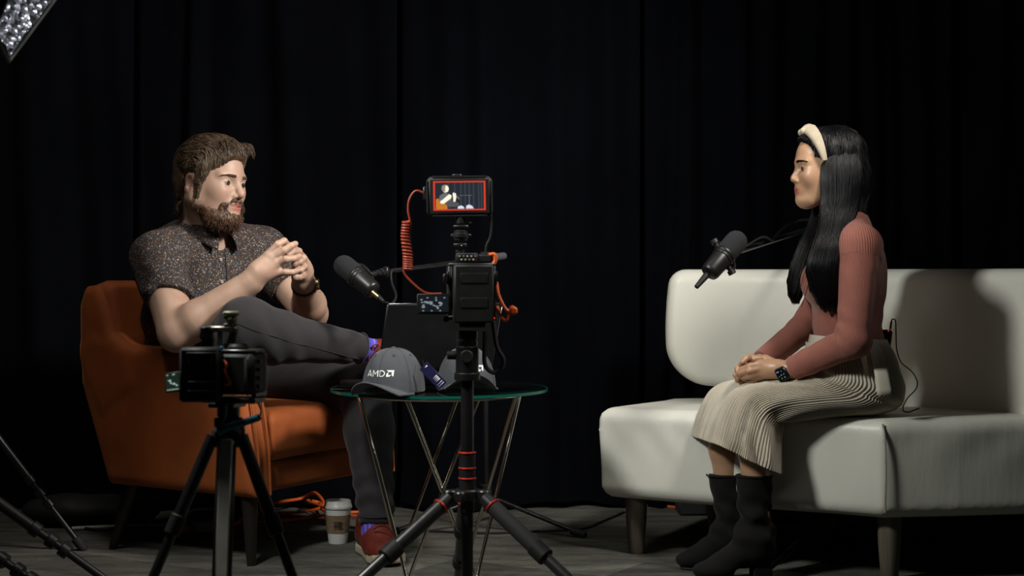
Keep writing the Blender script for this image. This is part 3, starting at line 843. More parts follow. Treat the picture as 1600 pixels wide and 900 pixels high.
# sneakers
M['red_leather'] = noisy('oxblood_leather', (.12, .018, .012), (.17, .030, .020), 25, .42, bump=.3, bscale=120)
M['sole_rubber'] = noisy('cream_rubber', (.50, .44, .33), (.42, .36, .26), 30, .6)
M['gold_print'] = Mat('gold_print', (.45, .28, .10), .4, .5).m
def sneaker(heel, f, up, ln=.285, wd=.052):
    f = nrm(f); up = nrm(np.asarray(up, float) - f * (np.asarray(up) @ f)); l = np.cross(up, f)
    T = lambda x, y, z: heel + f * x + l * y + up * z
    R = np.stack([f, l, up], 1)
    def loc(p): return (p - heel) @ R
    outl = [(-.005, 0), (.0, .030), (.03, .041), (.09, .040), (.15, .048), (.205, .057), (.25, .052), (.285, .032), (.297, 0)]
    poly = outl + [(a, -b * .92) for a, b in outl[::-1][1:-1]]
    sole = Prim(lambda p: (lambda q: ext(sd_poly(q[:, :2], poly), q[:, 2] - .012 * np.clip((q[:, 0] - .2) / .09, 0, 1) ** 2, .0, .030, .006))(loc(p)))
    root_lo = np.min([T(a, b, c_) for a in (-.03, .31) for b in (-.07, .07) for c_ in (-.02, .16)], 0); root_hi = np.max([T(a, b, c_) for a in (-.03, .31) for b in (-.07, .07) for c_ in (-.02, .16)], 0)
    up_ = [ell(T(.045, 0, .055), (.052, .038, .045), R, .02), cap(T(.05, 0, .10), T(.045, 0, .06), .037, .036, .02), ell(T(.13, 0, .052), (.080, .047, .046), R, .03),
           ell(T(.205, 0, .036), (.086, .054, .038), R, .03), cap(T(.06, 0, .102), T(.155, 0, .076), .034, .030, .02),
           rbox(T(.15, 0, -.03), (.3, .1, .045), .002, R, .003, 's'), cap(T(.042, 0, .10), T(.03, 0, .2), .030, .030, .006, 's')]
    a = sdf_obj('sneaker', up_, root_lo, root_hi, .004, M['red_leather'], man, label='oxblood red leather sneaker with cream sole')
    sdf_obj('sole', [sole], root_lo, root_hi, .004, M['sole_rubber'], a)
    bv = bvh_of(a); lc = MB()
    for i in range(6):
        x = .088 + i * .022; pts = []
        for y in np.linspace(-.024, .024, 9):
            q = press(bv, T(x + (.012 if i % 2 else -.0) * (y / .024), y, .05), -up, .003)
            if q is not None: pts.append(q)
        if len(pts) > 4: lc.tube(pts, .0032, 6)
    b0 = press(bv, T(.082, 0, .05), -up, .004)
    for s in (-1, 1):
        if b0 is not None: lc.tube(bez([b0, b0 + l * s * .018 + up * .010 + f * .006, b0 + l * s * .03 - up * .004 + f * .012, b0 + l * s * .006], 16), .0024, 6)
    link('laces', lc, M['red_leather'], a)
    tg = MB(); q = T(.078, 0, .128); tg.box(q, (.004, .036, .03), np.stack([nrm(f + up * .5), l, nrm(up - f * .5)], 1), .0015); link('tongue', tg, M['red_leather'], a)
    gp = MB(); q2 = q + nrm(f + up * .5) * .003
    for k in range(4): gp.box(q2 + l * (-.012 + .008 * k) + nrm(up - f * .5) * .004, (.0012, .0055, .009), np.stack([nrm(f + up * .5), l, nrm(up - f * .5)], 1), .0005)
    link('tongue_print', gp, M['gold_print'], a)
    return a
sneaker(V(-.445, 4.640, .001), V(.36, -.93, 0), V(0, 0, 1))
sneaker(anR + aR * .140 - toeR * .050, toeR, -aR, .28)

# hair of the man: a cap of locks combed back
capR = HM.R
hp = [HM.e(-.020, 0, .048, (.104, .083, .090), .02), HM.e(.018, 0, .080, (.080, .064, .052), .03), HM.e(-.058, 0, -.012, (.058, .070, .066), .03),
      HM.c((-.075, 0, -.045), (-.080, 0, -.075), .036, .026, .03), HM.c((.015, -.074, .040), (.006, -.0755, -.012), .012, .007, .012), HM.c((.015, .074, .040), (.006, .0755, -.012), .012, .007, .012),
      HM.e(.114, 0, .017, (.055, .09, .058), .012, 's'), HM.e(.072, -.09, -.01, (.042, .04, .052), .01, 's'), HM.e(.072, .09, -.01, (.042, .04, .052), .01, 's'),
      HM.e(-.016, -.085, -.018, (.026, .022, .036), .006, 's'), HM.e(-.016, .085, -.018, (.026, .022, .036), .006, 's'),
      HM.c((.028, -.0700, .040), (.014, -.0705, -.045), .014, .0115, .012), HM.c((.028, .0700, .040), (.014, .0705, -.045), .014, .0115, .012)]
def hair_wave(p, d):
    q = HM.inv(p)
    a = np.arctan2(q[:, 1], q[:, 2] - .02)
    return d + .0016 * vnoise(p, 75, 3)
hairm = sdf_obj('hair', hp, HM.o - .17, HM.o + .17, .0032, M['hair_man'], man, post=hair_wave)
bh = bvh_of(hairm)
cv = []; rd = []; r = np.random.default_rng(11)
cen = HM.L(-.015, 0, .02)
for i in range(2300):
    a = r.uniform(-1.9, 1.9); t0 = r.uniform(-.95, 1.9) if abs(a) < 1.2 else r.uniform(-.2, 1.7)
    pts = []; ln = r.uniform(.35, .6); wv = 3 * a + r.uniform(-.5, .5) + 4 * t0; lift = r.uniform(.001, .0045); amp = r.uniform(.02, .05)
    for k in range(8):
        t = t0 + ln * k / 7; aa = a + amp * math.sin(k * .9 + wv)
        # from forehead over crown to nape
        dl = np.array([math.cos(t + .35) * 1.0, 0, math.sin(t + .35)]) * math.cos(aa) + np.array([-.12, math.copysign(1, a) * 1.0, 0]) * math.sin(abs(aa))
        if abs(a) > .9: dl[2] -= .5 * max(0, (k / 7)) * (abs(a) - .9)
        dw = nrm(HM.R @ dl); h = bh.ray_cast(Vector(cen + dw * .3), Vector(-dw))
        if h[0] is None: break
        q = np.array(h[0]); 
        if np.linalg.norm(q - cen) < .055: break
        pts.append(q + dw * (lift * math.sin(k / 7 * 2.6) - .001))
    if len(pts) < 6: continue
    q = HM.inv(pts[0])
    if q[0] > .100 and q[2] < .05: continue
    if min(HM.inv(x)[2] for x in pts) < -.1: continue
    cv.append(np.array(pts)); rr = r.uniform(.0008, .0014); rd.append([rr * .5, rr, rr, rr, rr * .9, rr * .8, rr * .6, rr * .2][:len(pts)])
# quiff at the front and curls at the nape
for i in range(260):
    y = r.uniform(-.055, .055); b = np.array([.066 + r.uniform(-.02, .006), y, .098 + r.uniform(-.012, .008)])
    e = b + np.array([r.uniform(.012, .034), r.uniform(-.012, .012), r.uniform(.000, .014)]); g = e + np.array([r.uniform(-.004, .010), r.uniform(-.006, .006), -r.uniform(.006, .020)])
    cv.append(bez([HM.L(*b), HM.L(*((b + e) / 2 + [0, 0, .012])), HM.L(*e), HM.L(*g)], 9)); n_ = len(cv[-1]); rd.append(np.linspace(.0014, .0004, n_))
for i in range(260):
    y = r.uniform(-.062, .062); b = np.array([-.095 + abs(y) * .55 + r.uniform(-.006, .012), y, -.035 + r.uniform(-.03, .02)])
    e = b + np.array([-.004, r.uniform(-.01, .01), -.028]); g = e + np.array([-r.uniform(.006, .020), r.uniform(-.006, .006), r.uniform(-.012, .006)])
    cv.append(bez([HM.L(*b), HM.L(*((b + e) / 2 + [-.008, 0, 0])), HM.L(*e), HM.L(*g)], 9)); n_ = len(cv[-1]); rd.append(np.linspace(.0015, .0005, n_))
for s in (-1, 1):
    for i in range(260):
        z_ = r.uniform(-.040, .055); b = np.array([.019 + (z_ - .01) * .17 + r.uniform(-.012, .012), 0, z_]); yy_ = (.0840 if z_ > 0 else .0825 + z_ * .02) * s
        b[1] = yy_; e = b + np.array([r.uniform(-.007, .001), -.001 * s, -.018])
        cv.append(np.array([HM.L(*b), HM.L(*((b + e) / 2 + [0, .003 * s, 0])), HM.L(*e)])); rd.append([.0008, .0013, .0004])
strands('hair_locks', cv, rd, M['hair_man'], hairm)

# beard
bb = [HM.c((-.006, .062, -.010), (.0, .060, -.052), .010, .016, .01), HM.c((-.006, -.062, -.010), (.0, -.060, -.052), .010, .016, .01),
      HM.c((.0, .057, -.052), (.058, .030, -.096), .021, .026, .015), HM.c((.0, -.057, -.052), (.058, -.030, -.096), .021, .026, .015),
      HM.e(.066, 0, -.100, (.038, .040, .030), .02), HM.c((.040, .030, -.100), (.040, -.030, -.100), .028, .028, .02),
      HM.c((.0905, .012, -.0485), (.076, .034, -.064), .0085, .009, .008), HM.c((.0905, -.012, -.0485), (.076, -.034, -.064), .0085, .009, .008), HM.c((.0925, .012, -.0475), (.0925, -.012, -.0475), .0068, .0068, .008),
      HM.c((.076, .034, -.064), (.068, .034, -.092), .010, .014, .01), HM.c((.076, -.034, -.064), (.068, -.034, -.092), .010, .014, .01),
      HM.e(.094, 0, -.0640, (.026, .0235, .0125), .004, 's')]
def beard_n(p, d): 
    q = HM.inv(p); return d + .0016 * np.sin(q[:, 1] * 330 + 2 * np.sin(q[:, 2] * 180)) * np.sin(q[:, 2] * 120 + q[:, 0] * 160)
beard = sdf_obj('beard', bb, HM.o - .18, HM.o + .17, .0032, M['beard'], man, post=beard_n)
me = beard.data; cv = []; rd = []; off = OFF[beard.name]
vs = np.array([v.co[:] for v in me.vertices]) + off; ns = np.array([v.normal[:] for v in me.vertices])
for i in r.integers(0, len(vs), 2600):
    p0, n0 = vs[i], ns[i]; q = HM.inv(p0)
    dn = nrm(HM.R @ np.array([.25, 0, -1.0]) + n0 * .45 + r.normal(0, .22, 3)); L_ = r.uniform(.006, .013)
    cv.append(np.array([p0 - n0 * .001, p0 + dn * L_ * .5, p0 + dn * L_ + V(0, 0, -.001)])); rd.append([.0009, .0008, .0002])
strands('beard_hairs', cv, rd, M['beard'], beard, n=3)
# ------------------------------------------------------------ the woman
YW = 4.30
woman = thing('person', 'woman in salmon turtleneck, cream ribbed skirt and black boots, sitting on the white sofa', 'person', (.92, YW, 0))
HW = Head(P(1293, 264, YW), (-1, -.07, -.02), (.0, 0, 1), .935)
def WX(px, py, dy=0): return P(px, py, YW + dy)
nkW = WX(1322, 352)
sN, eN, wN = WX(1345, 384, -.155), WX(1334, 532, -.20), WX(1236, 577, -.10)
sF, eF, wF = WX(1328, 384, .155), WX(1262, 508, .19), WX(1190, 566, .07)
wp = HW.prims(True)
wp += [cap(HW.L(-.03, 0, -.05), nkW, .047, .050, .02), ell(WX(1320, 430), (.085, .14, .17), None, .04), ell(WX(1325, 530), (.085, .11, .13), None, .05),
       ell(WX(1338, 600), (.085, .14, .070), None, .05), cap(sN, nkW, .04, .04, .04), cap(sF, nkW, .04, .04, .04),
       cap(sN, eN, .042, .036, .02), cap(eN, wN, .036, .0235, .02), cap(sF, eF, .042, .036, .02), cap(eF, wF, .036, .0235, .02)]
wp += [cap(WX(1345, 610, -.09), WX(1190, 630, -.08), .055, .044, .03), cap(WX(1345, 610, .09), WX(1152, 628, .08), .055, .044, .03),
       cap(WX(1186, 640, -.08), WX(1180, 700, -.08), .044, .046, .02), cap(WX(1180, 700, -.08), WX(1184, 835, -.08), .046, .030, .02), cap(WX(1184, 835, -.08), WX(1140, 880, -.08), .030, .026, .02),
       cap(WX(1142, 632, .08), WX(1133, 700, .08), .044, .044, .02), cap(WX(1133, 700, .08), WX(1143, 825, .08), .044, .030, .02), cap(WX(1143, 825, .08), WX(1105, 872, .08), .030, .026, .02)]
# near hand: palm, wrapped fingers, thumb across
W = lambda *q: [WX(a, b, c_) for a, b, c_ in q]
wp += [cap(wN, WX(1215, 575, -.085), .0225, .0225, .01), cap(WX(1215, 575, -.085), WX(1188, 572, -.07), .023, .019, .01), cap(WX(1214, 580, -.085), WX(1186, 583, -.07), .021, .017, .01)]
wp += finger(W((1190, 568, -.075), (1172, 572, -.085), (1159, 577, -.065), (1160, 586, -.035)), .0095, .0072)
wp += finger(W((1188, 576, -.08), (1170, 580, -.092), (1157, 584, -.068), (1162, 591, -.035)), .0095, .0072)
wp += finger(W((1187, 583, -.078), (1171, 588, -.086), (1161, 590, -.062), (1166, 594, -.035)), .0090, .0068)
wp += finger(W((1188, 589, -.07), (1176, 594, -.074), (1168, 595, -.055), (1172, 597, -.035)), .0080, .0062)
wp += finger(W((1212, 568, -.06), (1196, 560, -.045), (1182, 560, -.03), (1172, 566, -.025)), .0120, .0085, .01)
# far hand held inside
wp += [cap(wF, WX(1178, 574, .01), .021, .020, .01), cap(WX(1178, 576, .005), WX(1166, 582, -.02), .020, .016, .01)]
wp += finger(W((1168, 572, -.01), (1158, 570, -.03), (1152, 576, -.045), (1154, 584, -.055)), .0090, .0070)
wp += finger(W((1166, 580, -.005), (1154, 579, -.025), (1149, 586, -.045), (1153, 592, -.05)), .0088, .0068)
wp += finger(W((1166, 586, -.005), (1155, 588, -.02), (1152, 594, -.035), (1158, 597, -.04)), .0084, .0064)
wp += finger(W((1168, 590, -.005), (1160, 594, -.015), (1158, 598, -.025), (1163, 600, -.03)), .0074, .0060)
wp += finger(W((1182, 566, .0), (1174, 558, -.02), (1166, 560, -.04), (1160, 566, -.05)), .0105, .0078)
wbody = sdf_obj('body', wp, (.50, 3.98, .03), (1.20, 4.62, 1.26), .003, M['skin_woman'], woman, phase=HW.mask)
HW.eyes(woman, (1, 0, -.12))
HW.lashes(woman, M['hair_woman'], .0010)
HW.brows(woman, M['hair_woman'], .0013, 50, .0205)

def make_ribknit(name, c1, c2, strength, dist):
    m = Mat(name, c1, .85); v = m.coord('Object'); m.base(m.ramp(m.noise(v, 14, 4), [(.3, c1), (.7, c2)]))
    m.b.inputs['Sheen Weight'].default_value = .15
    a = m.n('ShaderNodeAttribute'); a.attribute_name = 'phase'
    s = m.n('ShaderNodeMath', operation='SINE'); m.l(a.outputs['Fac'], s.inputs[0]); m.bump(s.outputs[0], strength, dist); return m.m
M['sweater'] = make_ribknit('salmon_ribbed_knit', (.36, .125, .092), (.31, .105, .078), .55, .0012)
ax0, ax1 = WX(1318, 352), WX(1322, 540)
def wphase(p):
    def ang(a, b, n):
        d = nrm(b - a); q = p - a; u = nrm(np.cross(d, V(0, 1, 0))); w_ = np.cross(d, u); return np.arctan2(q @ u, q @ w_) * n
    def dist(a, b):
        ab = b - a; t = np.clip(((p - a) @ ab) / (ab @ ab), 0, 1); return np.linalg.norm(p - a - t[:, None] * ab, axis=1)
    ds = np.stack([dist(sN + (eN - sN) * .25, eN) / .050, dist(eN, wN) / .042, dist(sF + (eF - sF) * .25, eF) / .050, dist(eF, wF) / .042, np.full(len(p), 1.3)], 1)
    ph = np.stack([ang(sN, eN, 84), ang(eN, wN, 66), ang(sF, eF, 84), ang(eF, wF, 66), ang(ax0, ax1, 190)], 1)
    return ph[np.arange(len(p)), ds.argmin(1)]
swp = [ell(WX(1320, 425), (.094, .150, .14), None, .04), ell(WX(1322, 500), (.093, .118, .12), None, .05), ell(WX(1323, 560), (.096, .125, .07), None, .03),
       ell(WX(1284, 440, -.065), (.058, .062, .066), None, .04), ell(WX(1284, 440, .065), (.058, .062, .066), None, .04),
       ell(WX(1345, 430), (.060, .13, .12), None, .05), ell(WX(1346, 532), (.056, .112, .06), None, .03),
       cap(sN, nkW, .048, .046, .05), cap(sF, nkW, .048, .046, .05), cap(nkW, HW.L(-.030, 0, -.078), .058, .0545, .02),
       rbox(HW.L(-.03, 0, -.055), (.12, .12, .03), .002, HW.R, .004, 's'), rbox(WX(1323, 600), (.2, .2, .095), .002, None, .004, 's'),
       cap(sN, eN, .055, .045, .03), cap(eN, wN + (wN - eN) * .2, .044, .031, .02), cutbox(wN + (eN - wN) * .03, wN - eN, .06, .06),
       cap(sF, eF, .050, .043, .03), cap(eF, wF + (wF - eF) * .2, .044, .031, .02), cutbox(wF + (eF - wF) * .02, wF - eF, .06, .06)]
def sw_folds(p, d):
    def near(c, r): return np.exp(-(np.linalg.norm(p - c, axis=1) / r) ** 2)
    ed = nrm(nrm(eN - sN) + nrm(wN - eN)); t = (p - eN) @ nrm(V(.55, 0, -.8)); t2 = (p - eN) @ nrm(V(-.5, 0, -.85))
    f = .0032 * near(eN + V(-.02, 0, .025), .055) * np.sin(t2 * 130 + 2 * np.sin(p[:, 0] * 40)) + .0026 * near(wN + (eN - wN) * .3, .05) * np.sin((p - eN) @ nrm(wN - eN) * 120)
    f += .0028 * near(WX(1368, 500), .07) * np.sin(p[:, 2] * 95 + p[:, 0] * 30) + .0026 * near(eF + V(-.01, -.02, 0), .07) * np.sin((p - eF) @ nrm(wF - eF) * 105)
    f += .0024 * near(sN + V(.0, -.02, -.05), .05) * np.sin((p[:, 2] + p[:, 0] * 1.4) * 90)
    return d + f + .0012 * vnoise(p, 16, 4)
sweater = sdf_obj('turtleneck_sweater', swp, (.62, 4.0, .55), (1.12, 4.62, 1.12), .004, M['sweater'], woman, post=sw_folds, phase=wphase)

# skirt: rings tilt from the waist over the lap and down the shins
M['skirt'] = noisy('cream_ribbed_knit', (.50, .45, .36), (.56, .51, .42), 20, .85, bump=.25, bscale=500)
rings = [((1267, 536), (1383, 530), .122, 0), ((1267, 552), (1396, 556), .135, 0), ((1264, 566), (1406, 592), .160, 0), ((1258, 577), (1409, 622), .180, 0),
         ((1244, 584), (1380, 646), .185, .05), ((1212, 590), (1318, 652), .180, .14), ((1180, 595), (1262, 660), .170, .26), ((1152, 600), (1230, 672), .162, .36),
         ((1132, 612), (1222, 686), .160, .40), ((1120, 630), (1222, 700), .163, .40), ((1110, 655), (1222, 718), .170, .38), ((1104, 676), (1222, 733), .176, .36), ((1100, 690), (1221, 742), .180, .34)]
K = 400; nr = 60
kp = np.linspace(0, len(rings) - 1, nr); ang = np.linspace(0, 2 * np.pi, K * 2, endpoint=False)
def rint(i): return np.array([r_[i] if not isinstance(r_[i], tuple) else 0 for r_ in rings], float)
A_ = bez([P(*r_[0], YW - .06) + V(0, .06, 0) for r_ in rings], (len(rings) - 1) * 8); B_ = bez([P(*r_[1], YW - o_) + V(0, o_, 0) for r_, o_ in zip(rings, [.0, .0, .0, .01, .04, .07] + [.10] * 9)], (len(rings) - 1) * 8)
hw_ = np.interp(np.linspace(0, 1, len(A_)), np.linspace(0, 1, len(rings)), rint(2)); sh_ = np.interp(np.linspace(0, 1, len(A_)), np.linspace(0, 1, len(rings)), rint(3))
G = np.zeros((len(A_), len(ang), 3))
for i in range(len(A_)):
    a, b = A_[i], B_[i]; c_ = (a + b) / 2; e = (a - b) / 2; u = i / (len(A_) - 1)
    ca, sa = np.cos(ang), np.sin(ang)
    pw = .80 if u > .3 else .92
    ex = np.sign(ca) * np.abs(ca) ** pw; ey = np.sign(sa) * np.abs(sa) ** pw
    p = c_ + ex[:, None] * e + ey[:, None] * V(0, hw_[i], 0)
    # the far knee reaches further forward; valley between the knees
    kf = np.clip((u - .45) / .2, 0, 1); fwd = np.clip(ex, 0, 1)
    p[:, 0] -= sh_[i] * .62 * (p[:, 1] - YW) * (0.3 + .7 * fwd)
    val = np.exp(-((p[:, 1] - YW + .01) / .032) ** 2) * fwd * kf
    en = nrm(e); p -= val[:, None] * en * .020
    # long fall of cloth on the near side
    fl = kf * np.clip(-ey, 0, 1)
    p += (fl * .010 * np.sin(ex * 7 + u * 12))[:, None] * V(0, -1, 0)
    # soft folds at the lap
    lap = np.exp(-((u - .26) / .12) ** 2)
    p += (lap * .0035 * np.sin(u * 60 + ex * 3))[:, None] * (ex[:, None] * en + ey[:, None] * V(0, 1, 0))
    gat = np.exp(-((u - .92) / .25) ** 2) * .006
    rib = .0022 + .0010 * kf
    rad = np.stack([ex * en[0], ey, ex * en[2]], 1)
    p += rad * (rib * np.sin(ang * 100) * min(1, u * 8 + .15) + gat * np.sin(ang * 13 + 1.0))[:, None]
    p[:, 2] = np.where((p[:, 0] > .66) & (ex < -.2) & (u < .62), np.maximum(p[:, 2], .437), p[:, 2])
    G[i] = p
skm = MB(); skm.grid(G, close=True)
sk = link('ribbed_skirt', skm, M['skirt'], woman, sharp=None)
md = sk.modifiers.new('cloth', 'SOLIDIFY'); md.thickness = .003; md.offset = -1
# waistband and tie end
wb = MB(); G2 = np.zeros((5, 60, 3))
for i, zz in enumerate(np.linspace(0, 1, 5)):
    for j, a in enumerate(np.linspace(0, 2 * np.pi, 60, endpoint=False)):
        c_ = (WX(1262, 536) + WX(1383, 530)) / 2; G2[i, j] = c_ + V(.005 + math.cos(a) * (.1015 + .007 * zz), math.sin(a) * (.122 + .005 * zz), .012 - .034 * zz - .006 * math.cos(a))
wb.grid(G2, close=True); wo = link('waistband', wb, M['skirt'], sk, sharp=None); md = wo.modifiers.new('cloth', 'SOLIDIFY'); md.thickness = .004; md.offset = 1
tie = MB(); tb = bez([WX(1362, 534, -.125), WX(1370, 552, -.160), WX(1378, 582, -.200), WX(1384, 617, -.215)], 14); G3 = np.zeros((len(tb), 5, 3))
for i in range(len(tb)):
    w_ = .014 + .010 * i / len(tb)
    for j in range(5): G3[i, j] = tb[i] + V(1, 0, 0.05) * w_ * (j - 2) / 2 + V(0, -.0035 * math.cos((j - 2) * .7), 0)
tie.grid(G3); to = link('tie_end', tie, noisy('cream_flat_knit', (.52, .48, .39), (.56, .52, .43), 30, .85, bump=.2, bscale=600), sk, sharp=None); md = to.modifiers.new('cloth', 'SOLIDIFY'); md.thickness = .003

# boots
def make_suede():
    m = Mat('black_stretch_suede', (.014, .013, .013), .85); m.b.inputs['Sheen Weight'].default_value = .06; v = m.coord('Object'); m.b.inputs['Specular IOR Level'].default_value = .2
    m.base(m.ramp(m.noise(v, 12, 4), [(.3, (.004, .0037, .0037)), (.7, (.0075, .007, .0067))])); m.bump(m.noise(v, 600, 2), .2, .001); return m.m
M['suede'] = make_suede()
def boot(top, ankle, heel, toe, label):
    f = nrm(V(toe[0] - heel[0], toe[1] - heel[1], 0)); l = np.cross(V(0, 0, 1), f); R = np.stack([f, l, V(0, 0, 1)], 1)
    zs = .055
    h0 = V(heel[0], heel[1], 0)
    T = lambda x, y, z: h0 + f * x + l * y + V(0, 0, z)
    L_ = np.linalg.norm((toe - heel)[:2])
    pr = [cap(top + V(0, 0, .03), ankle, .0505, .043, .02), cap(ankle, T(.035, 0, .085), .043, .036, .03), cap(T(.04, 0, .10), T(L_ * .62, 0, .042), .040, .034, .04),
          ell(T(L_ * .74, 0, .027), (L_ * .28, .038, .027), R, .03), cap(T(.025, 0, .075), T(.05, 0, .06), .032, .032, .02),
          rbox(T(L_ * .5, 0, -.06), (L_ + .1, .2, .062), .002, R, .003, 's'), cutbox(top, V(0, 0, 1), .08, .12)]
    # lift the arch: cut away under the instep
    pr.insert(5, rbox(T(L_ * .34, 0, .008), (L_ * .16, .2, .022), .01, R, .012, 's'))
    def fold(p, d):
        z = p[:, 2]; g = np.exp(-((z - ankle[2] - .045) / .07) ** 2)
        return d + g * (.0050 * np.sin(z * 105 + (p[:, 0] - ankle[0]) * 42 + 1.8 * np.sin((p[:, 0] + p[:, 1]) * 32)) + .0028 * np.sin(z * 60 - (p[:, 0] - ankle[0]) * 75)) + .0012 * vnoise(p, 20, 6)
    lo = np.minimum(np.minimum(top, toe), heel) - V(.10, .10, 0); lo[2] = -.01; hi = np.maximum(np.maximum(top, toe), heel) + V(.10, .10, .05)
    b = sdf_obj('boot', pr, lo, hi, .004, M['suede'], woman, post=fold, label=label)
    hl = MB(); hl.add(*(lambda q: (q.v[0], q.f))(MB().box(T(.030, 0, .031), (.052, .056, .062), R, .006)))
    link('heel_block', hl, M['suede'], b)
    so = sdf_obj('sole', [Prim(lambda p: (lambda q: ext(np.linalg.norm(np.stack([(q[:, 0] - L_ * .70) / 1.5, q[:, 1]], 1), axis=1) - .036, q[:, 2], .0, .008, .003))((p - h0) @ R))], lo, hi, .004, M['rubber'], b)
    cu = MB(); cu.torus(top + V(0, 0, -.004), V(0, 0, 1), .0490, .0022, 40, 8); link('boot_cuff', cu, M['suede'], b)
    return b
boot(WX(1178, 741, -.08), WX(1180, 835, -.08), WX(1205, 0, -.08), WX(1084, 0, -.11), None)
boot(WX(1131, 740, .08), WX(1146, 828, .08), WX(1168, 0, .09), WX(1058, 0, .05), None)
rl = MB(); rl.box(WX(1184, 872, -.1115), (.006, .002, .05), None, .0005); link('heel_trim', rl, Mat('dark_red_trim', (.35, .03, .015), .5).m, woman)

# smart watch
sw_ = MB(); wax = nrm(wN - eN); wc = wN + (wN - eN) * .09
sw_.tube([wc - wax * .011, wc - wax * .010, wc + wax * .010, wc + wax * .011], [.0245, .0265, .0265, .0245], 36)
swo = link('smartwatch', sw_, noisy('navy_watch_band', (.012, .02, .05), (.016, .026, .06), 60, .6), woman)
fn = V(-.25, -.93, -.05); fn = nrm(fn - wax * (fn @ wax)); fx = wax; fy = np.cross(fn, fx)
RW = np.stack([fx, fy, fn], 1)
wf = MB(); wf.box(wc + fn * .0285, (.033, .039, .011), RW, .0045); wcase = link('watch_case', wf, M['black_metal'], swo)
wf = MB(); wf.box(wc + fn * .0342, (.027, .033, .0012), RW, .0005); link('watch_glass', wf, Mat('watch_glass', (.004, .004, .006), .08).m, wcase)
ic = MB()
for (a, b, s_, k) in ((-.006, .010, .0042, 0), (.003, .010, .0042, 1), (-.007, .001, .0045, 2), (.001, .001, .0042, 0), (.008, .003, .0035, 1), (-.004, -.009, .004, 1)):
    ic.mat(k); ic.lathe(wc + fn * .0349 + fx * a + fy * b, fn, [(0, s_ * .42), (.0003, s_ * .40), (.0004, 1e-4)], 12)
ic.mat(2); ic.box(wc + fn * .0351 + fx * .007 - fy * .010, (.008, .004, .0004), RW)
link('watch_icons', ic, [emis('icon_white', (.8, .85, 1), .35), emis('icon_green', (.3, .9, .5), .3), emis('icon_blue', (.35, .5, 1), .4)], wcase)

# headband
M['cream_cloth'] = noisy('cream_headband_cloth', (.40, .34, .245), (.46, .39, .29), 40, .8, bump=.35, bscale=260)
hbm = MB(); bpts = []; bw = []
for t in np.linspace(-1, 1, 41):
    a = t * 1.55; x = .066 - .030 * abs(t) ** 1.3
    bpts.append(HW.L(x - .004, -.0885 * math.sin(a), .030 + .092 * math.cos(a) - .012 * abs(t))); bw.append(.019 * (1 - .62 * abs(t) ** 1.8))
bpts = np.array(bpts); G4 = np.zeros((41, 14, 3))
cenW = HW.L(.0, 0, .025)
for i in range(41):
    t_ = nrm(bpts[min(i + 1, 40)] - bpts[max(i - 1, 0)]); no = nrm(bpts[i] - cenW); no = nrm(no - t_ * (no @ t_)); sd = np.cross(t_, no)
    for j in range(14):
        s = 2 * math.pi * j / 14; G4[i, j] = bpts[i] + sd * bw[i] * math.cos(s) + no * (.0065 * math.sin(s) + .0012 * math.cos(3 * s))
hbm.grid(G4, close=True); band = link('headband', hbm, M['cream_cloth'], woman, sharp=None)
kn = [ell(HW.L(.058, -.004, .121), (.020 * .93, .024, .013), HW.R @ np.array(Matrix.Rotation(.5, 3, 'Y')), .004), cap(HW.L(.047, -.018, .120), HW.L(.073, .012, .113), .011, .011, .003), cap(HW.L(.047, .018, .120), HW.L(.073, -.012, .111), .011, .011, .003)]
sdf_obj('headband_knot', kn, HW.L(.05, 0, .12) - .05, HW.L(.05, 0, .12) + .05, .003, M['cream_cloth'], band)

# long black hair
hw = [HW.e(-.020, 0, .040, (.100, .083, .090), .02), HW.e(-.056, 0, -.020, (.064, .080, .080), .03), HW.e(.042, 0, .078, (.045, .055, .040), .02),
      cap(HW.L(-.060, -.030, -.06), WX(1326, 372, -.03), .062, .035, .04), cap(HW.L(-.060, .030, -.06), WX(1315, 372, .04), .062, .035, .04),
      HW.e(.106, 0, .002, (.060, .10, .090), .012, 's'), HW.e(.040, 0, -.055, (.054, .10, .062), .012, 's')]
# side falls
nearfall = [(204, 1298, 1322, -.018), (211, 1296, 1331, -.034), (222, 1292, 1339, -.048), (240, 1285, 1347, -.064), (262, 1281, 1350, -.080), (285, 1281, 1350, -.086), (305, 1282, 1348, -.088), (330, 1281, 1340, -.094), (350, 1280, 1334, -.118), (375, 1274, 1328, -.150), (400, 1264, 1322, -.165), (425, 1259, 1318, -.165), (450, 1265, 1314, -.155), (470, 1275, 1311, -.145), (488, 1285, 1309, -.135)]
farfall = [(300, 1276, 1292, .060), (325, 1270, 1296, .050), (350, 1262, 1290, .035), (380, 1248, 1282, .010), (410, 1236, 1268, -.010), (440, 1230, 1257, -.02), (460, 1231, 1254, -.025), (476, 1238, 1250, -.03)]
nf_ = np.array(nearfall, float); ff_ = np.array(farfall, float)
for tb_, dd in ((nf_, .028), (ff_, .020)):
    for i in range(0, len(tb_) - 1):
        for s in (.22, .5, .78):
            a = WX(tb_[i, 1] * (1 - s) + tb_[i, 2] * s, tb_[i, 0], tb_[i, 3] + dd); b = WX(tb_[i + 1, 1] * (1 - s) + tb_[i + 1, 2] * s, tb_[i + 1, 0], tb_[i + 1, 3] + dd)
            ra = (tb_[i, 2] - tb_[i, 1]) / 558 * .21; rb = (tb_[i + 1, 2] - tb_[i + 1, 1]) / 558 * .21
            if i == len(tb_) - 2: rb *= .4
            hw.append(cap(a, b, min(ra, .020), min(rb, .020), .008))
hw_cut = hw[5:7]; hw = hw[:5] + hw[7:9] + hw_cut + hw[9:]
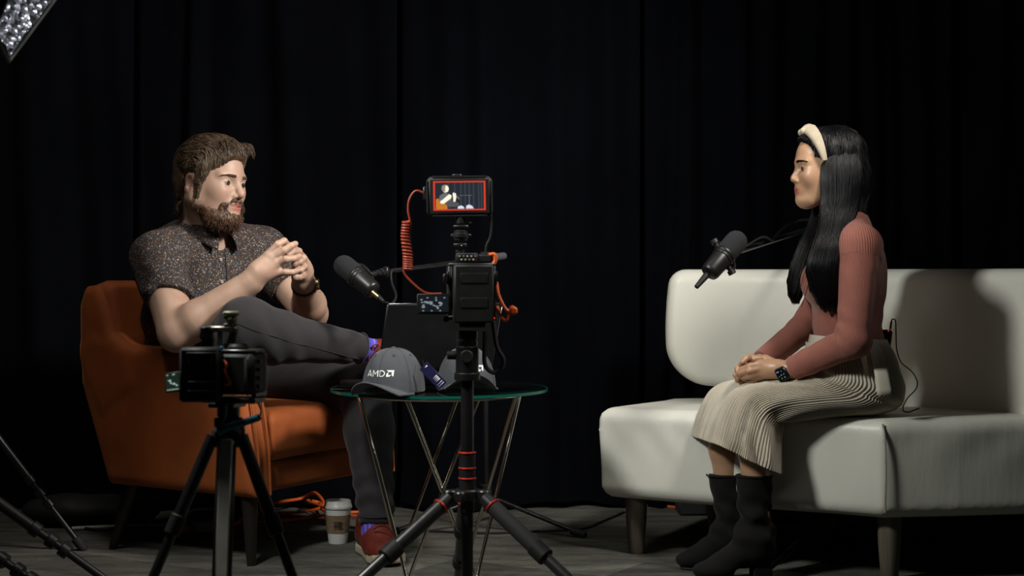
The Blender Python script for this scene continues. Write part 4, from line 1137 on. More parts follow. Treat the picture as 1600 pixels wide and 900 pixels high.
def wv_(p, d):
    q = HW.inv(p); return d + .0010 * np.sin(q[:, 0] * 190 + 2 * np.sin(q[:, 2] * 9)) + .0008 * np.sin(q[:, 1] * 170 + 2 * np.sin(q[:, 2] * 12))
hairw = sdf_obj('hair', hw, (.70, 4.02, .70), (1.02, 4.52, 1.27), .0035, M['hair_woman'], woman, post=wv_)
cv = []; rd = []; r = np.random.default_rng(5)
def fall(tb_, n, bul, rr0, curl):
    for i in range(n):
        s = r.uniform(0, 1); lay = r.uniform(-1, 1); pts = []; e = r.uniform(.80, 1.0); ph = s * 9; st = r.uniform(0, .22)
        side = -1 if r.random() < .8 else 1
        for t in np.linspace(st, e, 16):
            y = np.interp(t, np.linspace(0, 1, len(tb_)), tb_[:, 0]); xl, xr, dy = [np.interp(y, tb_[:, 0], tb_[:, k]) for k in (1, 2, 3)]
            ss = s + .02 * math.sin(t * 7 + ph) + curl * max(0, t - .75) * math.sin(ph * 1.3)
            hwid = (xr - xl) / 558 / 2
            d_ = side * min(bul, hwid) * math.sqrt(max(0, 1 - (2 * min(max(ss, 0), 1) - 1) ** 2)) * (1 + .10 * lay)
            pts.append(WX(xl + (xr - xl) * ss, y, dy + d_ + (.018 if side < 0 else .030)))
        cv.append(np.array(pts)); rr = r.uniform(.0009, rr0); rd.append(np.concatenate([[.15, .5, .8], np.linspace(1, .35, 13)]) * rr)
fall(nf_, 1300, .028, .0015, .35); fall(ff_, 380, .018, .0015, .35)
bw2 = bvh_of(hairw)
cw = HW.L(-.015, 0, .03)
for i in range(1500):       # locks over the crown: swept from the parting down and back
    az = r.uniform(-3.14, 3.14); e0 = r.uniform(.15, 1.45); pts = []
    for k in range(9):
        el = e0 - k * r.uniform(.085, .125)
        d_ = nrm(HW.R @ np.array([math.cos(el) * math.cos(az), math.cos(el) * math.sin(az), math.sin(el)]))
        h = bw2.ray_cast(Vector(cw + d_ * .3), Vector(-d_))
        if h[0] is None or (np.array(h[0]) - cw) @ d_ < .055: break
        pts.append(np.array(h[0]) + d_ * (.0008 + .001 * math.sin(k / 8 * 3.1)))
    if len(pts) > 5:
        q = HW.inv(pts[-1])
        if q[0] > .040 and q[2] < .088: continue
        cv.append(np.array(pts)); rr = r.uniform(.0008, .0015); rd.append(np.sin(np.linspace(.5, 3.0, len(pts))) * rr)
for i in range(420):        # front hair drawn back under the band
    az = r.uniform(-1.45, 1.45); e0 = r.uniform(.25, .85); pts = []
    for k in range(7):
        el = e0 + k * .065; d_ = nrm(HW.R @ np.array([math.cos(el) * math.cos(az * (1 + .03 * k)), math.cos(el) * math.sin(az * (1 + .03 * k)), math.sin(el)]))
        h = bw2.ray_cast(Vector(cw + d_ * .3), Vector(-d_))
        if h[0] is None or (np.array(h[0]) - cw) @ d_ < .060: continue
        pts.append(np.array(h[0]) + d_ * .0010)
    if len(pts) > 3: cv.append(np.array(pts)); rd.append(np.linspace(.5, 1, len(pts)) * r.uniform(.0006, .0011))
for i in range(16):         # stray hairs
    a = WX(r.uniform(1280, 1340), r.uniform(330, 380), -.12); b = WX(a[0] / YW * FPX + 800 - r.uniform(30, 60), r.uniform(430, 480), -.14)
    cv.append(bez([a, (a + b) / 2 + V(-.01, 0, .02), b], 12)); rd.append(np.full(len(cv[-1]), .0005))
strands('hair_locks', cv, rd, M['hair_woman'], hairw)
# ------------------------------------------------------------ glass side table
TC = V(-.205, 4.33, 0); TZ = .516
M['glass'] = Mat('green_glass', (.75, .95, .88), .02, Transmission_Weight=1.0, IOR=1.5).m
M['glass_edge'] = Mat('glass_edge', (.10, .55, .42), .12, Transmission_Weight=.6, IOR=1.5).m
table = thing('side_table', 'round glass side table on crossed wire hairpin legs, between the man and the sofa', 'table', TC)
g = MB(); g.lathe(TC + V(0, 0, TZ - .009), (0, 0, 1), [(0, 1e-5), (0, .300), (.002, .3045), (.007, .3045), (.009, .300), (.009, 1e-5)], 96); link('tabletop', g, M['glass'], table)
g = MB(); g.lathe(TC + V(0, 0, TZ - .0085), (0, 0, 1), [(0, .3045), (0, .3056), (.008, .3056), (.008, .3045), (0, .3045)], 96); link('glass_edge', g, Mat('green_edge', (.006, .075, .055), .2).m, table)
g = MB(); g.torus(TC + V(0, 0, TZ - .0155), (0, 0, 1), .232, .006, 96, 10); link('ring', g, M['chrome'], table)
for k, a0 in enumerate((-112, -58, 68, 128)):
    a = math.radians(a0); g = MB()
    def rp(ang, rad, z): return TC + V(math.cos(ang) * rad, math.sin(ang) * rad, z)
    sp_ = math.radians(52)
    t1, t2, b = rp(a - sp_, .228, TZ - .018), rp(a + sp_, .228, TZ - .018), rp(a, .205, .008)
    d1, d2 = nrm(t1 - b), nrm(t2 - b)
    path = [t1, b + d1 * .05] + list(bez([b + d1 * .04, b + d1 * .014 + V(0, 0, -.004), b + d2 * .014 + V(0, 0, -.004), b + d2 * .04], 14)) + [b + d2 * .05, t2]
    g.tube(path, .0052, 12); link('leg', g, M['chrome'], table)

# ------------------------------------------------------------ laptop
M['laptop'] = noisy('black_aluminium', (.010, .010, .011), (.013, .013, .014), 30, .38, .4)
H1 = V(-.374, 4.20, TZ); hd = nrm(V(.87, .49, 0)); bd = nrm(V(-.49, .87, 0)); LW = .355
lap = thing('laptop', 'open black laptop on the glass table, its lid standing behind the two grey caps', 'laptop', H1 + hd * LW / 2 + bd * .12)
R = np.stack([hd, bd, V(0, 0, 1)], 1)
b = MB(); b.box(H1 + hd * LW / 2 + bd * .125 + V(0, 0, .009), (LW, .25, .014), R, .004); lb = link('base', b, M['laptop'], lap)
b = MB()
for i in range(6):
    for j in range(13): b.box(H1 + hd * (.035 + j * .0237) + bd * (.045 + i * .019) + V(0, 0, .0165), (.019, .015, .002), R, .0008)
link('keyboard', b, M['black_plastic'], lb)
b = MB(); b.box(H1 + hd * LW / 2 + bd * .20 + V(0, 0, .0163), (.12, .075, .001), R, .0004); link('touchpad', b, M['black_metal'], lb)
ln_ = nrm(-bd * math.sin(.33) + V(0, 0, math.cos(.33))); nn = np.cross(hd, ln_)
RL = np.stack([hd, ln_, nn], 1); LH = .238
b = MB(); b.box(H1 + hd * LW / 2 + ln_ * LH / 2 + V(0, 0, .014), (LW, LH, .007), RL, .003); ll = link('lid', b, M['laptop'], lap)
b = MB(); b.box(H1 + hd * LW / 2 + ln_ * LH / 2 + V(0, 0, .014) - nn * .0036 * np.sign(nn @ -bd) , (LW - .02, LH - .02, .001), RL, .0002); link('screen', b, Mat('dark_screen', (.004, .004, .005), .1).m, ll)
b = MB()
top = H1 + ln_ * LH + V(0, 0, .014)
b.tube([top + hd * .006 + ln_ * .0005, top + hd * (LW - .006) + ln_ * .0005], .0013, 6); b.tube([top + ln_ * -.008 + hd * (LW + .0002), top - ln_ * .19 + hd * (LW + .0002)], .0013, 6)
link('lid_edge', b, Mat('polished_edge', (.45, .45, .45), .25, 1.0).m, ll)

# ------------------------------------------------------------ grey baseball caps
def make_capcloth():
    m = Mat('grey_cap_cloth', (.075, .08, .092), .8); v = m.coord('Object'); m.base(m.ramp(m.noise(v, 30, 3), [(.3, (.040, .044, .053)), (.7, (.052, .056, .066))]))
    m.bump(m.noise(v, 900, 2), .3, .001); m.b.inputs['Sheen Weight'].default_value = .15; return m.m
M['cap'] = make_capcloth(); M['cap_under'] = noisy('dark_cap_lining', (.02, .021, .024), (.028, .028, .03), 60, .9)
M['white_print'] = Mat('white_embroidery', (.82, .82, .82), .6).m
def letters(h):
    """A, M and D as straight and curved strokes, cap height h"""
    v = []; f = []; t = .155
    def stroke(p, q, w=t):
        p = np.array(p, float); q = np.array(q, float); d = (q - p) / np.linalg.norm(q - p); n_ = np.array([-d[1], d[0]]) * w / 2
        k = len(v); v.extend([tuple(x) for x in (p - n_, q - n_, q + n_, p + n_)]); f.append((k, k + 1, k + 2, k + 3))
    def flat(poly): k = len(v); v.extend([tuple(x) for x in poly]); f.append(tuple(range(k, k + len(poly))))
    flat([(0, 0), (.17, 0), (.50, .82), (.50, 1), (.41, 1)]); flat([(.50, .82), (.83, 0), (1.0, 0), (.59, 1), (.50, 1)]); flat([(.22, .18), (.78, .18), (.72, .32), (.28, .32)])
    o = 1.14
    flat([(o, 0), (o + .15, 0), (o + .15, 1), (o, 1)]); flat([(o + .85, 0), (o + 1.0, 0), (o + 1.0, 1), (o + .85, 1)])
    flat([(o, 1), (o + .13, 1), (o + .50, .50), (o + .50, .28)]); flat([(o + .50, .28), (o + .50, .50), (o + .87, 1), (o + 1.0, 1)])
    o = 2.32
    flat([(o, 0), (o + .155, 0), (o + .155, 1), (o, 1)]); flat([(o + .1, 0), (o + .42, 0), (o + .42, .14), (o + .1, .14)]); flat([(o + .1, .86), (o + .42, .86), (o + .42, 1), (o + .1, 1)])
    for i in range(12):
        a0, a1 = -math.pi / 2 + math.pi * i / 12, -math.pi / 2 + math.pi * (i + 1) / 12
        flat([(o + .40 + .36 * math.cos(a0), .5 + .36 * math.sin(a0)), (o + .40 + .50 * math.cos(a0), .5 + .5 * math.sin(a0)), (o + .40 + .50 * math.cos(a1), .5 + .5 * math.sin(a1)), (o + .40 + .36 * math.cos(a1), .5 + .36 * math.sin(a1))])
    v = np.array([(x * h, y * h, 0) for x, y in v]); return v, f
def subdivide(v, f, step):
    """cut flat letters into small triangles so they can follow a curved surface"""
    v = [tuple(x) for x in v]; out = []; st = []
    for q in f:
        for i in range(1, len(q) - 1): st.append((q[0], q[i], q[i + 1]))
    cache = {}
    def mid(a, b):
        k = (min(a, b), max(a, b))
        if k not in cache: cache[k] = len(v); v.append(tuple((np.array(v[a]) + np.array(v[b])) / 2))
        return cache[k]
    while st:
        a, b, c_ = st.pop(); L = [np.linalg.norm(np.array(v[x]) - np.array(v[y])) for x, y in ((a, b), (b, c_), (c_, a))]; m = int(np.argmax(L))
        if L[m] < step: out.append((a, b, c_)); continue
        if m == 0: q = mid(a, b); st += [(a, q, c_), (q, b, c_)]
        elif m == 1: q = mid(b, c_); st += [(a, b, q), (a, q, c_)]
        else: q = mid(c_, a); st += [(a, b, q), (q, b, c_)]
    return np.array(v), out
def baseball_cap(c, yaw, label, tilt=0.0, band=False):
    """c: centre of the opening on the table; yaw: heading of the peak"""
    f = V(math.cos(yaw), math.sin(yaw), 0); l = V(-math.sin(yaw), math.cos(yaw), 0); up = V(0, 0, 1)
    f2 = nrm(f * math.cos(tilt) + up * math.sin(tilt)); up2 = np.cross(f2, l); f = f2; up = up2
    T = lambda x, y, z: c + f * x + l * y + up * z
    root = thing('baseball_cap', label, 'cap', c, 'grey baseball caps on the glass table')
    A, B, H = .098, .081, .115
    def surf(a, t):          # a: heading, t: 0 rim .. 1 top
        x = math.cos(a) * A; y = math.sin(a) * B
        fr = max(0, math.cos(a)) ** 2
        prof = math.cos(t * math.pi / 2) ** (.78 - .14 * fr)
        z = H * math.sin(t * math.pi / 2) ** (1.05)
        seam = abs(math.sin(3 * a)); rr = 1 - .012 * (1 - min(1, seam * 5)) * (t < .98)
        return T(x * prof * rr + .004 * fr * math.sin(t * math.pi), y * prof * rr, z + .006)
    G = np.array([[surf(2 * math.pi * j / 96, t) for j in range(96)] for t in np.linspace(0, .999, 26)])
    mb = MB(); mb.grid(G, close=True); cr = link('crown', mb, [M['cap']], root, sharp=None); md = cr.modifiers.new('cloth', 'SOLIDIFY'); md.thickness = .003; md.offset = -1
    st = MB()
    for k in range(6):
        a = k * math.pi / 3; pts = np.array([surf(a + .02, t) + nrm(surf(a, t) - T(0, 0, .0)) * .0006 for t in np.linspace(0.02, .97, 24)]); st.tube(pts, .0012, 5)
        if k in (1, 5, 2, 4, 0, 3):
            e = surf(a + math.pi / 6, .66); nn_ = nrm(e - T(0, 0, .02)); st.torus(e + nn_ * .001, nn_, .0032, .0011, 14, 6)
    link('stitching', st, M['cap'], cr)
    bt_ = MB(); bt_.lathe(T(0, 0, H + .005), up, [(0, .0075), (.003, .007), (.005, .003), (.0052, 1e-4)], 18); link('button', bt_, M['cap'], root)
    # peak
    G = np.zeros((14, 33, 3))
    for i, s in enumerate(np.linspace(0, 1, 14)):
        for j, a in enumerate(np.linspace(-1.20, 1.20, 33)):
            x0 = math.cos(a) * A * 1.0; y0 = math.sin(a) * B * 1.0
            ext_ = .082 * max(0, math.cos(a * 1.30)) ** .45
            x = x0 + ext_ * s; y = y0 * (1 + .05 * s)
            z = .026 + .020 * s - (.030 + .022 * s) * (abs(y) / B) ** 1.8 - .006 * s * s
            G[i, j] = T(x, y, max(z, .0035))
    mb = MB(); mb.grid(G); pk = link('peak', mb, M['cap'], root, sharp=None); md = pk.modifiers.new('cloth', 'SOLIDIFY'); md.thickness = .0035; md.offset = 0
    ss = MB(); ss.tube(np.array([G[0, j] + up * .003 for j in range(33)]), .0018, 6); ss.tube(np.array([G[13, j] for j in range(33)]), .0028, 6); link('peak_binding', ss, M['cap'], pk)
    # emblem
    v, fc = letters(.0168); x1 = v[:, 0].max()
    h = .0172; ar = [(0, 0), (.30, 0), (0.30, 0)]
    def q(x, y): return (x1 + .0035 + x * h, y * h, 0)
    arrow = [[q(0, 1), q(.28, .73), q(.73, .73), q(.73, .27), q(1, 0), q(1, 1)], [q(.28, .73 - .0), q(.28, .27), q(.70, .27), q(.42, 0), q(0, 0), q(0, .44)]]
    vv = [tuple(x) for x in v]; ff = list(fc)
    for pl in arrow: ff.append(tuple(range(len(vv), len(vv) + len(pl)))); vv += pl
    import mathutils
    tri = []
    for q_ in ff:
        if len(q_) > 3:
            t_ = mathutils.geometry.tessellate_polygon([[Vector(vv[i]) for i in q_]]); tri += [tuple(q_[i] for i in t) for t in t_]
        else: tri.append(q_)
    V2, F2 = subdivide(vv, tri, .004); V2 = np.array(V2); wdt = V2[:, 0].max(); bv = bvh_of(cr); out = []
    for p in V2:
        yy = (p[0] - wdt / 2); zz = .050 + p[1]
        # mirrored so that it reads from the front
        hh = bv.ray_cast(Vector(T(.3, yy, zz)), Vector(-f))
        out.append((np.array(hh[0]) if hh[0] is not None else T(A, yy, zz)) + f * .0014)
    mb = MB(); mb.add(out, F2); em = link('emblem', mb, M['white_print'], cr, smooth=False)
    return root, T, surf
capA, TA, sA = baseball_cap(V(-.318, 4.128, TZ), math.radians(-110), 'grey baseball cap on the left of the glass table, its whole white logo showing')
capB, TB, sB = baseball_cap(V(-.125, 4.205, TZ), math.radians(-82), 'grey baseball cap on the right of the table, half hidden behind the camera tripod', tilt=.10)
tg = thing('swing_tag', 'small navy card swing tag with white print, hanging between the two grey caps', 'tag', V(-.25, 4.06, TZ))
tp0 = P(662, 572, 4.06); tdx = nrm(P(690, 601, 4.05) - tp0); tdn = nrm(np.cross(tdx, V(.2, 1, .1))); tnn = np.cross(tdx, tdn)
RT = np.stack([tdx, tdn, tnn], 1)
b = MB(); b.box(tp0 + tdx * .036, (.076, .030, .0012), RT, .0004); to_ = link('card', b, noisy('navy_card', (.008, .009, .05), (.012, .012, .06), 20, .4), tg)
b = MB(); side = -1 if tnn[1] > 0 else 1
for k in range(4): b.box(tp0 + tdx * (.042 + .004 * k) + tnn * side * .001 + tdn * .002, (.0024, .014, .0006), RT)
for k in range(2): b.box(tp0 + tdx * (.062 + .006 * k) + tnn * side * .001, (.0016, .020, .0006), RT)
M['pale_print'] = Mat('pale_print', (.55, .58, .62), .5).m; link('print', b, M['pale_print'], to_)
b = MB(); b.box(tp0 + tdx * .006 + tnn * side * .001 + tdn * .004, (.004, .008, .0006), RT); link('logo_print', b, M['pale_print'], to_)
b = MB(); b.tube(bez([tp0 + tdx * .003, tp0 + V(-.004, .02, .014), P(655, 563, 4.10)], 10), .0007, 5); link('tag_string', b, M['black_plastic'], to_)

# ------------------------------------------------------------ microphones on boom stands
M['foam_grey'] = noisy('grey_foam', (.06, .06, .07), (.08, .08, .09), 200, .9)
def microphone(head_c, tail, label):
    """head_c: centre of the windscreen tip end, tail: rear end"""
    d = nrm(tail - head_c); L = np.linalg.norm(tail - head_c)
    root = thing('microphone', label, 'microphone', (head_c + tail) / 2, 'broadcast microphones on boom arms')
    fo = MB(); r0 = .031
    fo.lathe(head_c - d * .0, d, [(0, .0005), (.002, .010), (.006, .018), (.013, .025), (.022, .0295), (.034, r0), (.074, r0), (.080, .029)], 32)
    link('windscreen', fo, noisy('foam', (.007, .007, .009), (.012, .012, .015), 500, .95, bump=.8, bscale=700, bd=.002), root)
    bo = MB(); bo.lathe(head_c, d, [(.078, .001), (.078, .030), (.080, .0315), (.086, .0315), (.088, .0300), (.096, .0300), (.098, .0280), (.150, .0265), (.158, .024), (.160, .021), (.160, .001)], 36)
    link('body', bo, M['black_metal'], root)
    rg = MB(); rg.torus(head_c + d * .0865, d, .0308, .0014, 40, 8); rg.torus(head_c + d * .0965, d, .0298, .0009, 40, 8); link('trim_ring', rg, M['dark_metal'], root)
    return root, d
mA0, mA1 = P(527, 406, 4.44), P(592, 461, 4.36)
micA, dA = microphone(mA0, mA1, 'black broadcast microphone with foam windscreen, in front of the bearded man')
side = nrm(np.cross(dA, V(0, 1, .0)))
def yoke(root, c_, d, s, back):
    y = MB(); 
    for sg in (-1, 1): y.cyl(c_ + s * sg * .030, c_ + s * sg * .043, .007, n=14, bev=.001); y.tube([c_ + s * sg * .040 + back * .0, c_ + s * sg * .040 + back * .02], .0035, 8)
    arc = [c_ + s * math.cos(t) * .041 + back * (.02 + .030 * math.sin(t)) for t in np.linspace(0, math.pi, 18)]; y.tube(arc, .0040, 8)
    y.cyl(c_ + back * .045, c_ + back * .068, .009, n=16, bev=.001)
    link('yoke', y, M['black_metal'], root)
    return c_ + back * .068
cA = mA0 + dA * .095
bkA = nrm(P(612, 420, 4.50) - cA); sA_ = nrm(np.cross(bkA, V(0, -1, .2)))
jA = yoke(micA, cA, dA, sA_, bkA)
x_ = MB(); e0 = mA0 + dA * .158 + side * .0; x_.cyl(e0 - V(.002, .012, .004), e0 + dA * .028 - V(.002, .012, .004), .0075, n=16, bev=.001); link('connector', x_, M['brass'], micA)
x_ = MB(); x_.cyl(e0 + dA * .026 - V(.002, .012, .004), e0 + dA * .048 - V(.002, .012, .004), .0075, .005, n=16); link('connector_boot', x_, M['black_plastic'], micA)
boomA_end = P(800, 409, 4.98)
def mic_stand(base, top, joint, tail, legs, label, wt=.07):
    root = thing('microphone_stand', label, 'microphone stand', base, 'black boom microphone stands')
    p = MB(); p.cyl(base + V(0, 0, .10), top, .0095, n=16); link('pole', p, M['black_metal'], root)
    p = MB(); p.cyl(joint, tail, .0075, n=14); bo = link('boom_arm', p, M['black_metal'], root); p = MB(); p.cyl(tail - nrm(tail - joint) * .005, tail + nrm(tail - joint) * wt, .0125, n=18, bev=.003); link('counterweight', p, M['foam_grey'], bo)
    k = MB(); k.box(top, (.04, .035, .045), None, .008); k.cyl(top + V(0, -.02, 0), top + V(0, -.055, 0), .014, n=14, bev=.002); link('clutch', k, M['black_plastic'], root)
    h = MB(); h.cyl(base + V(0, 0, .09), base + V(0, 0, .15), .020, n=20, bev=.003); link('leg_hub', h, M['black_plastic'], root)
    for a in legs:
        e = base + V(math.cos(a) * .33, math.sin(a) * .33, .013); lg = MB(); lg.cyl(base + V(0, 0, .115), e, .0075, n=12); lo = link('leg', lg, M['black_metal'], root)
        ft_ = MB(); dd = nrm(e - base - V(0, 0, .1)); ft_.tube([e - dd * .03, e - dd * .028, e + dd * .02, e + dd * .024], [.009, .0125, .0125, .008], 14); link('rubber_foot', ft_, M['rubber'], lo)
    return root
# the joint of the left microphone's arm runs behind the camera rig to its stand
sA0 = V(-.085, 5.02, 0)
topA = P(758, 404, 5.02)
msA = mic_stand(sA0, topA, jA, topA + nrm(topA - jA) * .06, (math.radians(-25), math.radians(80), math.radians(205)), 'black boom stand beyond the glass table, holding the microphone of the bearded man')
k = MB(); dj = nrm(topA - jA)
k.cyl(jA + dj * .005, jA + dj * .022, .010, n=14, bev=.001); k.cyl(jA + dj * .026, jA + dj * .040, .013, n=14, bev=.002); k.box(jA + dj * .055, (.014, .018, .032), frame(V(0, 0, 1), dj), .003)
link('swivel', k, M['black_metal'], msA)
cb = MB(); cb.tube(bez([e0 + dA * .046 - V(.002, .012, .004), P(601, 472, 4.36), P(612, 474, 4.38), P(619, 462, 4.42), P(612, 440, 4.48), P(614, 422, 4.50), P(640, 421, 4.56), P(700, 414, 4.8), P(756, 404, 4.99)], 90), .0032, 8)
c_ = link('microphone_cable', cb, M['black_plastic']); tag(c_, 'black cable looping from the microphone of the bearded man along its boom arm', 'cable')

mB0, mB1 = P(1160, 366, 4.20), P(1100, 436, 4.13)
micB, dB = microphone(mB0, mB1, 'black broadcast microphone in front of the seated woman, at the left end of the sofa')
cB = mB0 + dB * .092; bkB = nrm(P(1178, 384, 4.34) - cB); sB_ = nrm(np.cross(bkB, V(0, -1, .15)))
jB = yoke(micB, cB, dB, sB_, bkB)
for sg in (-1, 1): k = MB(); k.cyl(cB + sB_ * sg * .042, cB + sB_ * sg * .054, .011, n=12, bev=.001); link('knob', k, M['dark_metal'], micB)
x_ = MB(); e1 = mB0 + dB * .156 + V(-.006, -.004, -.004); x_.cyl(e1, e1 + dB * .052, .0095, .0065, n=16, bev=.001); link('connector', x_, M['black_plastic'], micB)
sB0 = V(1.10, 5.22, 0); topB = V(1.10, 5.22, 1.02)
msB = mic_stand(sB0, topB, jB, topB + nrm(topB - jB) * .03, (math.radians(20), math.radians(165), math.radians(258)), 'black boom stand behind the sofa, holding the microphone of the seated woman', .03)
k = MB(); dj = nrm(topB - jB); k.cyl(jB + dj * .004, jB + dj * .02, .010, n=14, bev=.001); k.tube([jB + dj * .02, jB + dj * .10], .0050, 10); link('swivel', k, M['grey_metal'], msB)
cb = MB(); cb.tube(bez([jB + V(-.01, 0, -.01), P(1185, 373, 4.36), P(1198, 371, 4.40), P(1207, 375, 4.44), P(1214, 366, 4.50), P(1230, 352, 4.56), P(1245, 346, 4.62), P(1262, 343, 4.7), topB], 80), .0032, 8)
c_ = link('microphone_cable', cb, M['black_plastic']); tag(c_, 'black cable draped along the boom arm behind the long hair of the woman', 'cable')

# ------------------------------------------------------------ camera rigs
def leg3(root, a, b, r0, r1, mat, sections=3, name='leg', ring=None):
    a = np.asarray(a, float); b = np.asarray(b, float); o = None
    for i in range(sections):
        t0 = i / sections; t1 = (i + 1) / sections; r = r0 + (r1 - r0) * i / max(1, sections - 1); m = MB()
        p0 = a + (b - a) * t0; p1 = a + (b - a) * t1; m.cyl(p0, p1 + (b - a) * (.01 if i < sections - 1 else 0), r, n=16)
        if i == 0: o = link(name, m, mat, root)
        else: link('leg_section', m, mat, o)
        if i < sections - 1:
            m = MB(); d = nrm(b - a); m.cyl(p1 - d * .018, p1 + d * .022, r * 1.28, n=16, bev=.002); link('leg_lock', m, ring or M['black_plastic'], o)
    m = MB(); m.ball(b, r1 * 1.5, 8); link('rubber_foot', m, M['rubber'], o)
    return o
# centre tripod
YC = 3.50
ctr = V((730 - 800) / FPX * YC, YC, 0)
tri = thing('tripod', 'black tripod with red collars in front of the glass table, carrying camera and monitor', 'tripod', ctr, 'camera tripods')
zc = lambda y, Y=YC: CAM_Z - (y - HOR) / FPX * Y
m = MB(); m.cyl(ctr + V(0, 0, zc(770)), ctr + V(0, 0, zc(592)), .0145, n=20); m.cyl(ctr + V(0, 0, zc(800)), ctr + V(0, 0, zc(770)), .016, n=20); m.cyl(ctr + V(0, 0, .09), ctr + V(0, 0, zc(795)), .0135, n=20); link('center_column', m, M['black_metal'], tri)
m = MB(); m.cyl(ctr + V(0, 0, zc(765)), ctr + V(0, 0, zc(707)), .0185, n=24, bev=.002); link('column_collar', m, M['black_plastic'], tri)
for y in (707, 731, 747): m = MB(); m.torus(ctr + V(0, 0, zc(y)), (0, 0, 1), .0180, .0024, 32, 8); link('red_ring', m, M['red_ring'], tri)
m = MB(); m.cyl(ctr + V(0, 0, zc(780)), ctr + V(0, 0, zc(764)), .030, n=24, bev=.003)
for a in (200, -20, 82, 250): m.box(ctr + V(math.cos(math.radians(a)) * .04, math.sin(math.radians(a)) * .04, zc(772)), (.03, .024, .024), frame((0, 0, 1), (math.cos(math.radians(a)), math.sin(math.radians(a)), 0)), .004)
link('spider', m, M['dark_metal'], tri)
for a, L_ in ((math.radians(215), .50), (math.radians(-35), .50), (math.radians(95), .48)):
    s0 = ctr + V(math.cos(a) * .048, math.sin(a) * .048, zc(776)); e_ = ctr + V(math.cos(a) * L_, math.sin(a) * L_, .016)
    o = leg3(tri, s0, e_, .0165, .010, M['black_metal'] if a > 1 and a < 3 else M['dark_metal'], 3)
    d = nrm(e_ - s0)
    if a < 0: m = MB(); m.cyl(s0 + d * .03, s0 + d * .17, .0180, n=18, bev=.003); link('leg_grip', m, M['rubber'], o)
    for q_ in (.028, .176): m = MB(); m.torus(s0 + d * q_, d, .0175, .0026, 28, 8); link('red_ring', m, M['red_ring'], o)
m = MB(); m.cyl(ctr + V(0, 0, zc(594)), ctr + V(0, 0, zc(582)), .030, n=24, bev=.002); m.cyl(ctr + V(0, 0, zc(584)), ctr + V(0, 0, zc(540)), .0265, n=24, bev=.004); m.ball(ctr + V(0, 0, zc(536)), .024, 12)
m.cyl(ctr + V(0, 0, zc(530)), ctr + V(0, 0, zc(517)), .024, n=24, bev=.002); link('ball_head', m, M['black_metal'], tri)
m = MB(); m.cyl(ctr + V(-.024, 0, zc(555)), ctr + V(-.046, 0, zc(555)), .010, n=14, bev=.002); m.cyl(ctr + V(0, -.024, zc(556)), ctr + V(0, -.036, zc(556)), .015, n=18, bev=.002); link('head_knob', m, M['black_plastic'], tri)

def camera_body(root, c_, R, w_, h_, d_, mats, ls=1.0):
    B = lambda x, y, z: c_ + R @ V(x, y, z)
    m = MB(); m.box(B(0, 0, 0), (w_, d_, h_), R, .008); m.box(B(0, .0, h_ * .5 + .006), (w_ * .32, d_ * .7, .022), R, .006); m.box(B(w_ * .40, -.01, 0), (w_ * .22, d_ * 1.15, h_ * .96), R, .010)
    b = link('body', m, mats, root)
    m = MB(); m.lathe(B(-.012 if ls < 1 else 0, d_ * .5, 0), R[:, 1], [(q0 * ls, q1 * ls) for q0, q1 in [(0, .001), (0, .034), (.012, .036), (.014, .040), (.060, .040), (.064, .038), (.092, .041), (.096, .041), (.098, .036), (.085, .034), (.084, .001)]], 32); link('lens', m, M['black_metal'], root)
    return B, b
RC = np.stack([nrm(V(.992, .12, 0)), nrm(V(-.12, .992, 0)), V(0, 0, 1)], 1)
cc_ = P(736, 455, YC)
camr = thing('video_camera', 'black caged video camera on the centre tripod, below the field monitor', 'camera', cc_ - V(0, 0, .09), 'caged video cameras on tripods')
B, cb_ = camera_body(camr, cc_, RC, .092, .088, .060, M['black_plastic'])
m = MB(); m.box(B(0, -.052, -.005), (.090, .040, .130), RC, .004)
for k in range(2): m.box(B(0, -.0722, .030 - k * .055), (.060, .0016, .022), RC, .0005)
link('battery', m, M['black_plastic'], camr)
m = MB()
for sx in (-1, 1): m.box(B(.050 * sx, 0, .0), (.008, .05, .116), RC, .002); m.box(B(.054 * sx, -.022, .03), (.006, .010, .030), RC, .001)
m.box(B(0, 0, .060), (.108, .05, .008), RC, .002); m.box(B(0, 0, -.060), (.108, .06, .010), RC, .002); m.box(B(.0, -.0, -.075), (.06, .07, .014), RC, .003)
m.box(B(-.060, -.03, .030), (.012, .012, .020), RC, .002); m.box(B(-.060, -.03, -.062), (.012, .014, .014), RC, .002); link('cage', m, M['black_metal'], camr)
m = MB(); m.box(B(-.088, -.045, -.028), (.076, .006, .046), RC, .002); fs = link('side_screen', m, M['black_plastic'], camr)
m = MB(); r = np.random.default_rng(3)
m.box(B(-.088, -.0485, -.028), (.066, .0008, .036), RC)
m.mat(1)
for i in range(16): m.ball(B(-.088 + r.uniform(-.028, .022), -.0492, -.030 + r.uniform(-.010, .012)), (r.uniform(.0015, .0048), .0006, r.uniform(.0012, .003)), 6, RC)
for i in range(6): m.box(B(-.112 + i * .0095, -.0493, -.014 if i % 2 else -.043), (.004, .0006, .0025), RC)
link('screen_picture', m, [emis('screen_dark', (.06, .08, .10), .16), emis('screen_pale', (.6, .72, .8), .42)], fs)
m = MB(); m.box(B(-.010, .0, .076), (.050, .034, .022), RC, .003); m.box(B(.030, .0, .074), (.034, .03, .018), RC, .003); tb = link('top_recorder', m, M['black_plastic'], camr)
m = MB(); r = np.random.default_rng(8)
for i in range(9): m.mat(i % 3); m.box(B(-.028 + i * .0045, -.0182, .0795 - .0075 * (i % 2)), (.0036, .0008, .0030), RC)
link('level_display', m, [emis('led_green', (.25, .9, .15), .45), emis('led_pale', (.7, .6, 1), .4), emis('led_red', (.8, .12, .2), .3)], tb)
